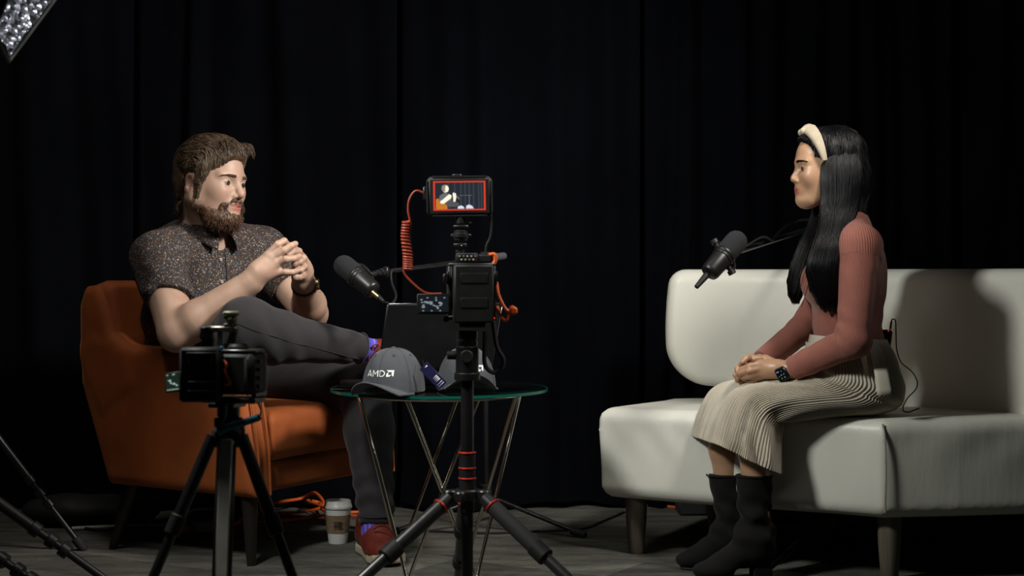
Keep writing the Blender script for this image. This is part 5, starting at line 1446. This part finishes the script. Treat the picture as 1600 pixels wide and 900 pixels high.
m = MB(); m.ball(B(.0475, -.05, -.060), .0022, 6); link('record_lamp', m, emis('red_led', (1, .03, .02), .8), camr)
m = MB(); m.tube(bez([B(.056, -.02, .020), B(.060, -.03, -.01), B(.075, -.035, -.040), B(.093, -.035, -.050), B(.098, -.035, -.043), B(.090, -.03, -.036), B(.083, -.035, -.050), B(.075, -.035, -.066), B(.062, -.03, -.052), B(.057, -.02, -.035)], 70), .0042, 8)
m.box(B(.093, -.035, -.044), (.018, .012, .018), RC, .004); link('lock_cable', m, M['orange_cable'], camr)
m = MB(); m.tube(bez([B(.040, -.01, .082), B(.052, -.012, .083), B(.054, -.012, .070), B(.048, -.012, .060)], 16), .0050, 8); link('orange_strap', m, M['orange_cable'], camr)

# field monitor
mc = P(718, 307, YC); RMn = np.stack([nrm(V(.995, .06, .015)), nrm(V(-.06, .995, .0)), nrm(V(-.015, 0, 1))], 1)
mon = thing('field_monitor', 'field monitor above the centre camera, red border round a picture of the man', 'monitor', mc - V(0, 0, .045))
Q = lambda x, y, z: mc + RMn @ V(x, y, z)
m = MB(); m.box(Q(0, 0, 0), (.148, .026, .090), RMn, .007); mo = link('housing', m, M['black_plastic'], mon)
m = MB()
for z in (-1, 1): m.tube([Q(-.062, -.011, .0445 * z), Q(.062, -.011, .0445 * z)], .0018, 8)
for x in (-1, 1): m.tube([Q(.0735 * x, -.011, -.036), Q(.0735 * x, -.011, .036)], .0018, 8)
m.box(Q(-.005, 0, .048), (.022, .014, .006), RMn, .002); m.box(Q(-.078, .0, .008), (.010, .02, .03), RMn, .002); link('cage_frame', m, M['dark_metal'], mon)
m = MB(); W2, H2_ = .0595, .0335; y0 = -.0134
def rect(mb, x0, x1, z0, z1, yy): mb.poly([Q(x0, yy, z0), Q(x1, yy, z0), Q(x1, yy, z1), Q(x0, yy, z1)])
ox, oz = -.0005, .001
def S2(u, v_): return ox - W2 + 2 * W2 * u, oz + H2_ - 2 * H2_ * v_
rect(m, ox - W2, ox + W2, oz - H2_, oz + H2_, y0)                                        # red frame
m.mat(1); rect(m, ox - W2 * .93, ox + W2 * .93, oz - H2_ * .90, oz + H2_ * .90, y0 - .0003)
m.mat(2)
for u in (.28, .40, .52, .60, .68, .76, .86, .91): x, _ = S2(u, 0); rect(m, x, x + .0022, oz - H2_ * .88, oz + H2_ * .90, y0 - .0005)
def blob(mt, pts, yy): m.mat(mt); m.poly([Q(S2(u, v_)[0], yy, S2(u, v_)[1]) for u, v_ in pts])
def disc(mt, u, v_, a, b, yy, n=16): m.mat(mt); x, z = S2(u, v_); m.poly([Q(x + a * math.cos(t), yy, z + b * math.sin(t)) for t in np.linspace(0, 2 * math.pi, n, endpoint=False)])
blob(3, [(.05, .95), (.05, .62), (.09, .58), (.14, .66), (.26, .76), (.27, .95)], y0 - .0008)
blob(4, [(.11, .68), (.12, .50), (.19, .41), (.31, .42), (.36, .55), (.33, .76), (.16, .74)], y0 - .0010)
blob(5, [(.20, .74), (.25, .66), (.42, .70), (.50, .77), (.46, .86), (.30, .88)], y0 - .0012)
disc(6, .235, .265, .0070, .0088, y0 - .0014); disc(7, .205, .24, .0055, .0075, y0 - .0016); disc(8, .262, .265, .0042, .0072, y0 - .0018)
blob(8, [(.13, .68), (.17, .64), (.30, .45), (.35, .48), (.34, .58), (.20, .77), (.14, .76)], y0 - .0018)
blob(8, [(.38, .60), (.37, .42), (.39, .38), (.41, .43), (.43, .40), (.44, .55), (.42, .70), (.38, .70)], y0 - .0018)
blob(9, [(.46, .94), (.47, .86), (.53, .83), (.58, .88), (.59, .94)], y0 - .0020); blob(9, [(.62, .94), (.63, .84), (.68, .80), (.74, .85), (.77, .94)], y0 - .0020)
blob(4, [(.43, .50), (.45, .48), (.51, .60), (.49, .63)], y0 - .0020)
m.mat(4); rect(m, *[S2(.5, 0)[0], S2(.74, 0)[0]], S2(0, .50)[1], S2(0, .485)[1], y0 - .0020); rect(m, S2(.68, 0)[0], S2(.69, 0)[0], S2(0, .85)[1], S2(0, .49)[1], y0 - .0020)
link('screen_picture', m, [emis('red_border', (.80, .06, .03), 1.01), emis('pic_drape', (.035, .045, .06), 0.68), emis('pic_fold', (.09, .10, .13), 0.68), emis('pic_orange', (.62, .22, .03), 1.08), emis('pic_shirt', (.16, .17, .18), 1.08),
     emis('pic_jeans', (.10, .10, .11), 1.08), emis('pic_skin', (.75, .62, .42), 1.28), emis('pic_hair', (.32, .28, .20), 1.08), emis('pic_light_skin', (.92, .86, .68), 1.35), emis('pic_caps', (.62, .68, .80), 1.35)], mo, smooth=False)
m = MB(); bt0 = P(719, 340, YC)
m.cyl(P(720, 340, YC), P(720, 350, YC), .012, n=18, bev=.001); m.box(P(720, 354, YC), (.034, .026, .006), None, .002); m.cyl(P(720, 360, YC), P(720, 376, YC), .015, n=18, bev=.002); m.cyl(P(720, 364, YC), P(720, 372, YC), .0185, n=20, bev=.002); m.box(P(720, 368, YC), (.046, .012, .006), None, .001)
m.box(P(719, 383, YC), (.030, .024, .008), None, .002); m.cyl(P(719, 390, YC), P(719, 400, YC), .010, n=16); mt_ = link('swivel_mount', m, M['dark_metal'], mon)
m = MB(); m.cyl(P(733, 346, YC), P(737, 346, YC), .004, n=12); m.box(P(716, 383.5, YC - .014), (.02, .002, .003), frame(V(.1, 0, 1)), .0005); link('mount_screw', m, M['chrome'], mt_)
# coiled red cable, straight leads plus coil
cl = MB(); lead1 = [P(661, 301, YC), P(652, 298, YC), P(645, 302, YC), P(639, 314, YC), P(638, 330, YC), P(641, 345, YC)]
cl.tube(bez(lead1, 30), .0026, 8)
ax_ = bez([P(636, 345, YC), P(634, 370, YC), P(637, 400, YC), P(637, 421, YC)], 300); n_ = 17; pts = []
for i, p in enumerate(ax_):
    t = i / (len(ax_) - 1) * 2 * math.pi * n_; pts.append(p + V(math.cos(t) * .0095, math.sin(t) * .0095, 0))
cl.tube(pts, .0026, 7); cl.tube(bez([P(637, 421, YC), P(631, 423, YC), P(636, 433, YC), P(650, 447, YC), P(662, 456, YC), P(673, 459, YC), P(690, 459, YC)], 40), .0026, 8)
c_ = link('coiled_cable', cl, M['red_cable']); tag(c_, 'red coiled video cable hanging from the field monitor to the centre camera', 'cable')
cl = MB(); cl.tube(bez([P(767, 332, YC), P(768, 350, YC), P(766, 370, YC), P(760, 384, YC), P(758, 400, YC)], 30), .0024, 7); c_ = link('power_cable', cl, M['black_plastic']); tag(c_, 'thin black cable running down from the right side of the field monitor', 'cable'); cl = MB(); cl.tube(bez([P(770, 500, YC), P(776, 540, YC), P(786, 560, YC), P(783, 575, YC), P(770, 582, YC), P(758, 570, YC), P(757, 545, YC), P(758, 518, YC)], 50), .0052, 8)
c_ = link('power_cable', cl, M['black_plastic']); tag(c_, 'black cable drooping in a loop beneath the centre camera', 'cable')

# left rig
YL = 3.02
ctl = V((357 - 800) / FPX * YL, YL, 0); zl = lambda y: CAM_Z - (y - HOR) / FPX * YL
trl = thing('tripod', 'black and grey tripod in front of the orange armchair, carrying the lower caged camera', 'tripod', ctl, 'camera tripods')
m = MB(); m.cyl(ctl + V(0, 0, zl(690)), ctl + V(0, 0, zl(640)), .017, n=20); m.cyl(ctl + V(0, 0, zl(668)), ctl + V(0, 0, zl(652)), .028, n=24, bev=.003); m.cyl(ctl + V(0, 0, zl(652)), ctl + V(0, 0, zl(634)), .022, n=24, bev=.003); link('ball_head', m, M['black_metal'], trl)
m = MB(); m.box(ctl + V(0, 0, zl(682)), (.060, .050, .040), None, .008); link('spider', m, M['black_plastic'], trl)
for a in (200, -22):
    ar = math.radians(a); L_ = .245; leg3(trl, ctl + V(math.cos(ar) * .030, math.sin(ar) * .03, zl(680)), ctl + V(math.cos(ar) * L_, math.sin(ar) * L_, .015), .0125, .0075, M['black_metal'], 3)
# third leg, broad grey channel sections
a0_, a1_ = ctl + V(.004, -.035, zl(684)), ctl + V(.012, -.18, .015)
d = nrm(a1_ - a0_); Rl = frame(-d, V(1, 0, 0)); m = MB()
LL = np.linalg.norm(a1_ - a0_)
m.box(a0_ + d * LL * .30, (.026, .022, LL * .60), Rl, .003); lg_ = link('leg', m, M['grey_plastic'], trl)
m = MB(); 
for sx in (-1, 1): m.tube([a0_ + Rl @ V(.0155 * sx, -.004, -.01), a0_ + d * LL * .58 + Rl @ V(.0155 * sx, -.004, 0)], .0035, 8)
link('leg_rail', m, M['black_metal'], lg_)
m = MB(); m.box(a0_ + d * LL * .62, (.040, .034, .05), Rl, .006); m.box(a0_ + d * LL * .62 + Rl @ V(0, .018, 0), (.03, .01, .05), Rl, .003); link('leg_lock', m, M['black_plastic'], lg_)
m = MB(); m.cyl(a0_ + d * LL * .62, a1_, .009, n=14); m.ball(a1_, .014, 8); link('leg_section', m, M['dark_metal'], lg_)
m = MB(); m.cyl(ctl + V(.03, -.01, zl(705)), ctl + V(.03, -.01, zl(660)), .004, n=8); link('pan_lever', m, M['black_metal'], trl)

RLc = np.stack([nrm(V(.965, -.26, 0)), nrm(V(.26, .965, 0)), V(0, 0, 1)], 1)
cl_ = P(372, 583, YL)
caml = thing('video_camera', 'black caged camera low in front of the armchair, with top handle and lit screen', 'camera', cl_ - V(0, 0, .07), 'caged video cameras on tripods')
B, cb_ = camera_body(caml, cl_, RLc, .100, .082, .060, M['black_plastic'], .70)
B0 = lambda x, y, z: cl_ + V(x, y, z)
m = MB(); m.box(P(314, 585, YL - .05), (.076, .045, .105), None, .005); m.box(P(314, 553, YL - .076), (.056, .004, .006), None, .001); m.box(P(313, 566, YL - .0745), (.045, .004, .024), None, .002); m.box(P(314, 598, YL - .0745), (.050, .004, .006), None, .001); m.box(P(314, 612, YL - .0745), (.050, .004, .006), None, .001)
bt_ = link('battery_pack', m, M['black_plastic'], caml)
m = MB(); m.box(P(339, 587, YL - .03), (.016, .05, .10), None, .003); link('battery_plate', m, noisy('dark_grey_plate', (.035, .037, .042), (.045, .047, .052), 20, .5), caml)
m = MB(); m.box(P(405, 586, YL), (.010, .055, .085), RLc, .002)
for k in range(4): m.box(P(404.5, 565 + 13 * k, YL - .03), (.007, .004, .008), RLc, .001)
m.box(P(372, 548, YL), (.095, .05, .007), RLc, .002); m.box(P(365, 624, YL), (.115, .055, .012), RLc, .003); m.box(P(355, 632, YL), (.055, .06, .010), RLc, .002); link('cage', m, M['dark_metal'], caml)
# top handle: post, bar, slanted strut, clamp
m = MB()
m.box(P(347, 514, YL), (.060, .022, .012), None, .003); m.tube([P(368, 514, YL), P(366, 532, YL), P(358, 555, YL)], [.006, .0055, .006], 10); m.tube([P(362, 519, YL), P(351, 556, YL)], .0035, 8)
m.box(P(345, 528, YL), (.010, .02, .030), None, .002); m.torus(P(356, 543, YL - .006), (0, 1, 0), .008, .0025, 24, 8); hd_ = link('top_handle', m, M['grey_metal'], caml)
m = MB(); m.box(P(323, 520, YL), (.024, .026, .026), None, .003); m.box(P(325, 535, YL), (.022, .022, .018), None, .002); m.cyl(P(322, 514, YL - .012), P(322, 514, YL - .02), .004, n=10); link('handle_clamp', m, M['black_plastic'], hd_)
m = MB(); m.box(P(361, 490, YL), (.030, .024, .010), None, .003); m.cyl(P(361, 494, YL), P(361, 508, YL), .010, n=18, bev=.001); m.ball(P(361, 499, YL), .0125, 10); m.box(P(361, 507, YL), (.026, .02, .004), None, .001); m.cyl(P(350, 496, YL), P(356, 496, YL), .006, n=12); link('shoe_mount', m, M['green_plastic'], hd_)
Rs = frame(nrm(V(-.25, -.95, .12)), V(1, -.1, 0.12)); m = MB(); m.box(P(271, 597, YL - .07), (.034, .038, .005), Rs, .0015); fs = link('side_screen', m, M['black_plastic'], caml)
m = MB(); fc_ = P(271, 597, YL - .07) + Rs[:, 2] * .0031; m.box(fc_, (.029, .033, .0006), Rs); m.mat(1); r = np.random.default_rng(6)
for i in range(11): m.ball(fc_ + Rs @ V(-.008 + i * .0016 + r.uniform(-.002, .002), .004 - i * .0012 + r.uniform(-.002, .002), .0006), (r.uniform(.001, .0024), r.uniform(.001, .0018), .0005), 6, Rs)
for i in range(5): m.box(fc_ + Rs @ V(-.011 + i * .005, -.0145, .0006), (.0035, .0018, .0005), Rs); 
m.box(fc_ + Rs @ V(.003, .014, .0006), (.005, .002, .0005), Rs); m.box(fc_ + Rs @ V(-.010, .014, .0006), (.003, .002, .0005), Rs)
link('screen_picture', m, [emis('screen_dark_green', (.05, .10, .07), .22), emis('screen_bright', (.6, .85, .7), .6)], fs)
m = MB(); m.tube(bez([P(348, 563, YL - .045), P(353, 570, YL - .05), P(350, 578, YL - .05), P(355, 590, YL - .05), P(359, 599, YL - .05), P(352, 601, YL - .045)], 30), .0036, 8); link('lock_cable', m, M['orange_cable'], caml)
m = MB(); m.tube(bez([P(349, 545, YL - .03), P(346, 543, YL - .03), P(343, 547, YL - .03)], 8), .003, 6); link('blue_lever', m, Mat('blue_anodised', (.01, .10, .25), .4, .5).m, caml)
cl = MB(); YY = YL - .05
cl.tube(bez([P(352, 632, YY), P(352, 648, YY), P(347, 660, YY), P(342, 668, YY), P(340, 674, YY)], 24), .0030, 8)
ax_ = bez([P(343, 675, YY), P(355, 668, YY), P(375, 662, YY), P(405, 652, YY)], 260); pts = []
for i, p in enumerate(ax_): t = i / (len(ax_) - 1) * 2 * math.pi * 26; pts.append(p + V(0.002 * math.cos(t), math.cos(t) * .0055, math.sin(t) * .0058))
cl.tube(pts, .0022, 6); cl.tube(bez([P(405, 652, YY), P(408, 640, YY), P(400, 625, YL)], 16), .0018, 8)
c_ = link('coiled_cable', cl, M['teal_cable']); tag(c_, 'teal coiled cable hanging under the lower camera, across its tripod', 'cable')

# ------------------------------------------------------------ softboxes and light stands
M['softbox_black'] = noisy('black_nylon', (.010, .010, .011), (.015, .015, .016), 20, .7)
def make_silver():
    m = Mat('crinkled_silver', (.10, .105, .125), .28, .9); v = m.coord('Object')
    vo = m.n('ShaderNodeTexVoronoi'); vo.inputs['Scale'].default_value = 55; m.l(v, vo.inputs['Vector'])
    m.bump(vo.outputs['Distance'], 1.0, .02); m.b.inputs['Roughness'].default_value = .4; return m.m
M['silver'] = make_silver()
def softbox(mouth, d, rad, depth, label, n=8, ribs=True):
    mouth = np.array(mouth); d = nrm(d); root = thing('softbox', label, 'softbox', mouth - d * depth)
    F_ = frame(d, V(0, 0, 1)); prof = [(1.0, 0), (.96, -.14), (.86, -.34), (.70, -.56), (.48, -.78), (.20, -.97)]
    def ring(s, z, inset):
        return [mouth + F_ @ V(math.cos(2 * math.pi * k / n + math.pi / n) * (rad * s - inset), math.sin(2 * math.pi * k / n + math.pi / n) * (rad * s - inset), z * depth + (inset if z < -.9 else 0)) for k in range(n)]
    sub = 6
    def facet(s, z, inset):
        pts = ring(s, z, inset); out = []
        for k in range(n):
            for j in range(sub): out.append(pts[k] * (1 - j / sub) + pts[(k + 1) % n] * (j / sub))
        return out
    m = MB(); m.grid(np.array([facet(s, z, 0) for s, z in prof]), close=True); m.poly(ring(.20, -.97, 0)); link('outer_shell', m, M['softbox_black'], root, sharp=20)
    rr = np.random.default_rng(2); m = MB(); G = []
    fp = [(np.interp(t, np.linspace(0, 1, 6), [q[0] for q in prof]), np.interp(t, np.linspace(0, 1, 6), [q[1] for q in prof])) for t in np.linspace(0, 1, 34)]
    for s, z in fp:
        rw = np.array(facet(s, z, .006)); rw = rw + (mouth - d * depth * .4 - rw) * (rr.uniform(0, .018, (len(rw), 1))); G.append(rw)
    m.grid(np.array(G), close=True); link('silver_lining', m, M['silver'], root, smooth=False)
    m = MB()
    for k in range(n): m.tube([ring(s, z, .012)[k] for s, z in prof], .003, 6)
    link('rib', m, M['dark_metal'], root)
    m = MB(); rp_ = ring(1.0, 0, .0); m.tube(rp_ + [rp_[0], rp_[1]], .006, 8); link('rim', m, M['softbox_black'], root)
    m = MB(); m.cyl(mouth - d * (depth * .97), mouth - d * (depth + .16), .055, n=24, bev=.006); m.cyl(mouth - d * depth * .97, mouth - d * (depth * .9), .08, n=24, bev=.004); link('lamp_head', m, M['black_plastic'], root)
    return root
softbox(KEY_L + DIR_L * .12, DIR_L, .56, .40, 'deep octagonal softbox with crinkled silver lining, high at the upper left corner')
softbox(KEY_R + DIR_R * .10, DIR_R, .50, .38, 'black octagonal softbox hanging above the sofa, its lower tip at the top edge')
def light_stand(base, top, legs, label, rr=.011):
    root = thing('light_stand', label, 'light stand', base, 'black light stands'); zz = legs[0][2]
    m = MB(); m.cyl(base + V(0, 0, .06), V(base[0], base[1], top[2] * .5), .0155, n=16); m.cyl(V(base[0], base[1], top[2] * .5), V(base[0], base[1], top[2]), .012, n=16)
    if np.linalg.norm((top - base)[:2]) > .02: m.cyl(V(base[0], base[1], top[2]), top, .010, n=14)
    link('pole', m, M['black_metal'], root)
    m = MB(); m.cyl(base + V(0, 0, zz - .02), base + V(0, 0, zz + .03), .024, n=18, bev=.003); m.cyl(base + V(0, 0, .12), base + V(0, 0, .16), .022, n=18, bev=.003); link('collar', m, M['black_plastic'], root)
    for a, L_, z_ in legs:
        a = math.radians(a); e = base + V(math.cos(a) * L_, math.sin(a) * L_, .014); s0 = base + V(math.cos(a) * .02, math.sin(a) * .02, z_); lg = MB(); mid_ = s0 * .45 + e * .55; dd = nrm(e - s0)
        lg.cyl(s0, mid_, rr * 1.25, n=14); lg.cyl(mid_, e, rr * .85, n=14)
        for q_ in (0, .05, .09): lg.cyl(mid_ + dd * (q_ - .02), mid_ + dd * (q_ + .005), rr * 1.6, n=14, bev=.002)
        lo = link('leg', lg, M['black_metal'], root)
        ft_ = MB(); ft_.tube([e - dd * .03, e - dd * .028, e + dd * .015, e + dd * .018], [rr * 1.1, rr * 1.45, rr * 1.45, rr], 12); link('rubber_foot', ft_, M['rubber'], lo)
    return root
kl = np.array(KEY_L - DIR_L * .33)
light_stand(V(-1.50, 3.85, 0), kl, ((4, .54, .40), (-12, .44, .26), (130, .4, .33)), 'black light stand at the left edge, two legs low across the lower left corner', .012)
light_stand(V(-1.64, 4.60, 0), V(-1.64, 4.60, 1.3), ((8, .34, .45), (120, .34, .45), (240, .34, .45)), 'black stand at the left edge, farther back, one rubber foot out on the carpet', .010)
kr = np.array(KEY_R - DIR_R * .30)
light_stand(V(1.62, 3.60, 0), kr, ((190, .52, .40), (90, .4, .40), (-30, .4, .40)), 'black light stand at the lower right corner, in front of the sofa end', .011)

# ------------------------------------------------------------ coffee cup
cc2 = V((528 - 800) / FPX * 4.78, 4.78, 0)
cup = thing('coffee_cup', 'white paper coffee cup with a brown sleeve and lid, on the floor by the armchair', 'cup', cc2)
m = MB(); m.lathe(cc2, (0, 0, 1), [(.0005, .001), (.0005, .0285), (.003, .029), (.112, .0415), (.112, .001)], 40); link('paper_cup', m, noisy('white_paper', (.68, .67, .66), (.72, .71, .70), 20, .7), cup)
m = MB(); m.lathe(cc2, (0, 0, 1), [(.034, .0328), (.034, .0338), (.090, .0400), (.090, .0392)], 40); so_ = link('cup_sleeve', m, noisy('kraft_card', (.20, .13, .07), (.25, .17, .10), 60, .85, bump=.4, bscale=200), cup)
m = MB()
for k in range(3): m.box(cc2 + V(.004, -.0385 - .0012 * k * 0, .070 - .006 * k), (.026 - .004 * (k % 2), .0012, .0022))
m.box(cc2 + V(.004, -.0362, .050), (.022, .0012, .002)); link('sleeve_print', m, Mat('dark_print', (.05, .03, .02), .7).m, so_)
m = MB(); m.lathe(cc2, (0, 0, 1), [(.108, .0425), (.110, .0445), (.116, .0445), (.118, .0425), (.130, .0405), (.133, .039), (.128, .037), (.128, .001)], 40); link('lid', m, noisy('white_lid', (.60, .59, .57), (.64, .63, .61), 20, .4), cup)

# ------------------------------------------------------------ cables and gear on the carpet
def G0(px, py, h=0.0):
    Y = (CAM_Z - h) * FPX / (py - HOR); return P(px, py, Y)
def floor_cable(name, pts, r_, mat, label, cat='cable', h=None):
    m = MB(); h = r_ if h is None else h; m.tube(bez([G0(a, b, h + (c_[0] if c_ else 0)) for a, b, *c_ in pts], len(pts) * 9), r_, 8); o = link(name, m, mat); return tag(o, label, cat)
floor_cable('extension_cord', [(300, 826), (360, 822), (392, 800, .01), (430, 786, .03), (470, 779, .03), (492, 770, .06), (505, 790, .03), (470, 800, .01), (415, 800, .015), (398, 790, .03), (408, 806, .01), (450, 812), (510, 806), (560, 800), (590, 806)], .0055, M['orange_cable'], 'orange extension cord looped on the carpet beneath the armchair')
floor_cable('extension_cord', [(380, 815), (430, 816), (480, 809), (520, 800, .02), (480, 783, .035), (500, 786, .02), (512, 800, .01), (600, 812)], .0052, M['orange_cable'], 'orange extension cord lying flat behind the coffee cup')
floor_cable('white_cable', [(112, 826), (150, 824), (200, 822), (250, 821), (300, 824), (330, 828)], .0065, M['white_cable'], 'white cable running along the carpet behind the armchair legs')
floor_cable('black_cable', [(108, 820), (160, 829), (210, 820), (262, 828), (300, 818)], .0055, M['rubber'], 'black cable twisted with the white one on the carpet at left')
floor_cable('black_cable', [(610, 828), (680, 830), (760, 833), (840, 830), (910, 826), (940, 815), (975, 800)], .0040, M['rubber'], 'black cable lying on the carpet between the glass table and the sofa')
floor_cable('black_cable', [(1360, 826), (1385, 838), (1420, 838), (1460, 846), (1500, 848), (1540, 850), (1575, 858), (1600, 862)], .0045, M['rubber'], 'black cable on the carpet behind the right front leg of the sofa')
floor_cable('black_cable', [(1350, 812, .03), (1362, 820, .01), (1372, 832), (1390, 826), (1400, 836), (1372, 842)], .0045, M['rubber'], 'small tangle of black cable beneath the right half of the sofa')
floor_cable('orange_cord', [(985, 791), (1010, 790), (1040, 791), (1058, 793)], .0045, M['orange_cable'], 'short stretch of orange cord on the carpet behind the left sofa leg')
ps = thing('power_strip', 'pale grey power strip with an orange plug on the carpet under the armchair', 'power strip', G0(330, 826))
pc_ = G0(330, 822, .02); pd = nrm(V(.85, .5, 0)); RP = frame(V(0, 0, 1), pd)
m = MB(); m.box(V(pc_[0], pc_[1], .021), (.13, .05, .040), RP, .006); link('strip_housing', m, M['grey_plastic'], ps)
m = MB(); m.box(V(pc_[0], pc_[1], .020) - pd * .090 + V(0, -.02, 0), (.035, .028, .028), RP, .008); link('plug', m, noisy('orange_plug', (.60, .12, .03), (.5, .10, .02), 30, .5), ps)
m = MB()
for k in range(4): m.box(V(pc_[0], pc_[1], .0415) + pd * (-.045 + .03 * k), (.018, .022, .002), RP, .0005)
link('socket', m, M['black_plastic'], ps)
# dark kit bag and boxes beyond the sofa / chair
m = MB(); c0 = G0(1085, 808); bagr = thing('equipment_case', 'small black equipment case on the floor behind the sofa, left of the boots', 'case', c0)
m.box(c0 + V(0, .08, .034), (.105, .12, .066), None, .008); link('case_body', m, M['softbox_black'], bagr); m = MB(); m.tube(bez([c0 + V(-.03, .08, .067), c0 + V(-.02, .08, .085), c0 + V(.02, .08, .085), c0 + V(.03, .08, .067)], 12), .004, 8); link('handle', m, M['black_plastic'], bagr)
# sandbag crumpled at the left
sbp = [ell(V(-1.47, 5.12, .05), (.16, .09, .055), None, .03), ell(V(-1.30, 5.16, .045), (.12, .085, .05), None, .03)]
sb_ = sdf_obj('sandbag', sbp, (-1.7, 4.95, -.02), (-1.1, 5.35, .14), .008, M['softbox_black'], None, post=lambda p, d: d + .006 * vnoise(p, 30, 2)); tag(sb_, 'crumpled black sandbag on the carpet at the foot of the left curtain', 'sandbag')
# folded stand lying beneath the sofa
st_ = thing('folded_stand', 'black folded light stand lying under the sofa behind the boots, with an orange end ring', 'light stand', V(.95, 4.55, 0))
m = MB(); p0, p1 = V(.72, 4.40, .145), V(1.16, 4.62, .035); p0 = V(.70, 4.47, .10); m.cyl(p0, V(1.22, 4.50, .13), .010, n=12); m.cyl(V(.90, 4.48, .11), V(.72, 4.28, .02), .009, n=12); m.cyl(V(1.0, 4.49, .12), V(1.15, 4.75, .02), .009, n=12); m.box(V(.93, 4.48, .115), (.05, .04, .04), None, .006); link('stand_tube', m, M['black_metal'], st_)
m = MB(); m.torus(P(1201, 812, 4.35), nrm(V(.6, -.4, .2)), .012, .0035, 24, 8); link('end_ring', m, M['orange_cable'], st_)

# ------------------------------------------------------------ body-pack transmitter of the woman
tx = thing('wireless_transmitter', 'small black wireless transmitter clipped to the back of the skirt waistband', 'transmitter', WX(1386, 535))
m = MB(); Rt = frame(nrm(V(.12, 0, 1)), V(1, 0, -.1)); m.box(WX(1386, 529, -.02), (.020, .034, .050), Rt, .005); m.box(WX(1380, 520, -.02), (.010, .024, .018), Rt, .003); m.box(WX(1378, 528, -.02), (.004, .02, .035), Rt, .001); tb_ = link('housing', m, M['black_plastic'], tx)
m = MB(); m.cyl(WX(1391, 515, -.02), WX(1393, 502, -.02), .0035, n=12); link('jack', m, M['brass'], tx)
m = MB(); m.ball(WX(1388, 517, -.036), .0022, 6); link('status_light', m, emis('red_status', (1, .05, .03), .6), tx)
cl = MB(); cl.tube(bez([WX(1393, 503, -.02), WX(1394, 499, -.02), WX(1399, 501, -.02), WX(1400, 520, -.01), WX(1401, 545, .0), WX(1408, 566, .01), WX(1424, 580, .03), WX(1433, 595, .04), WX(1431, 608, .05), WX(1418, 622, .04), WX(1411, 636, .02), WX(1412, 643, .0)], 90), .0017, 7)
cl.tube(bez([WX(1412, 643, .0), WX(1420, 644, .0), WX(1428, 641, .02), WX(1436, 638, .04)], 16), .0019, 7)
cl.tube(bez([WX(1394, 576, -.01), WX(1406, 588, .0), WX(1414, 602, .01), WX(1413, 618, .01), WX(1408, 634, .0)], 40), .0015, 7)
c_ = link('lavalier_cable', cl, M['rubber']); tag(c_, 'thin black cable curling from the transmitter down to the sofa seat behind the woman', 'cable')
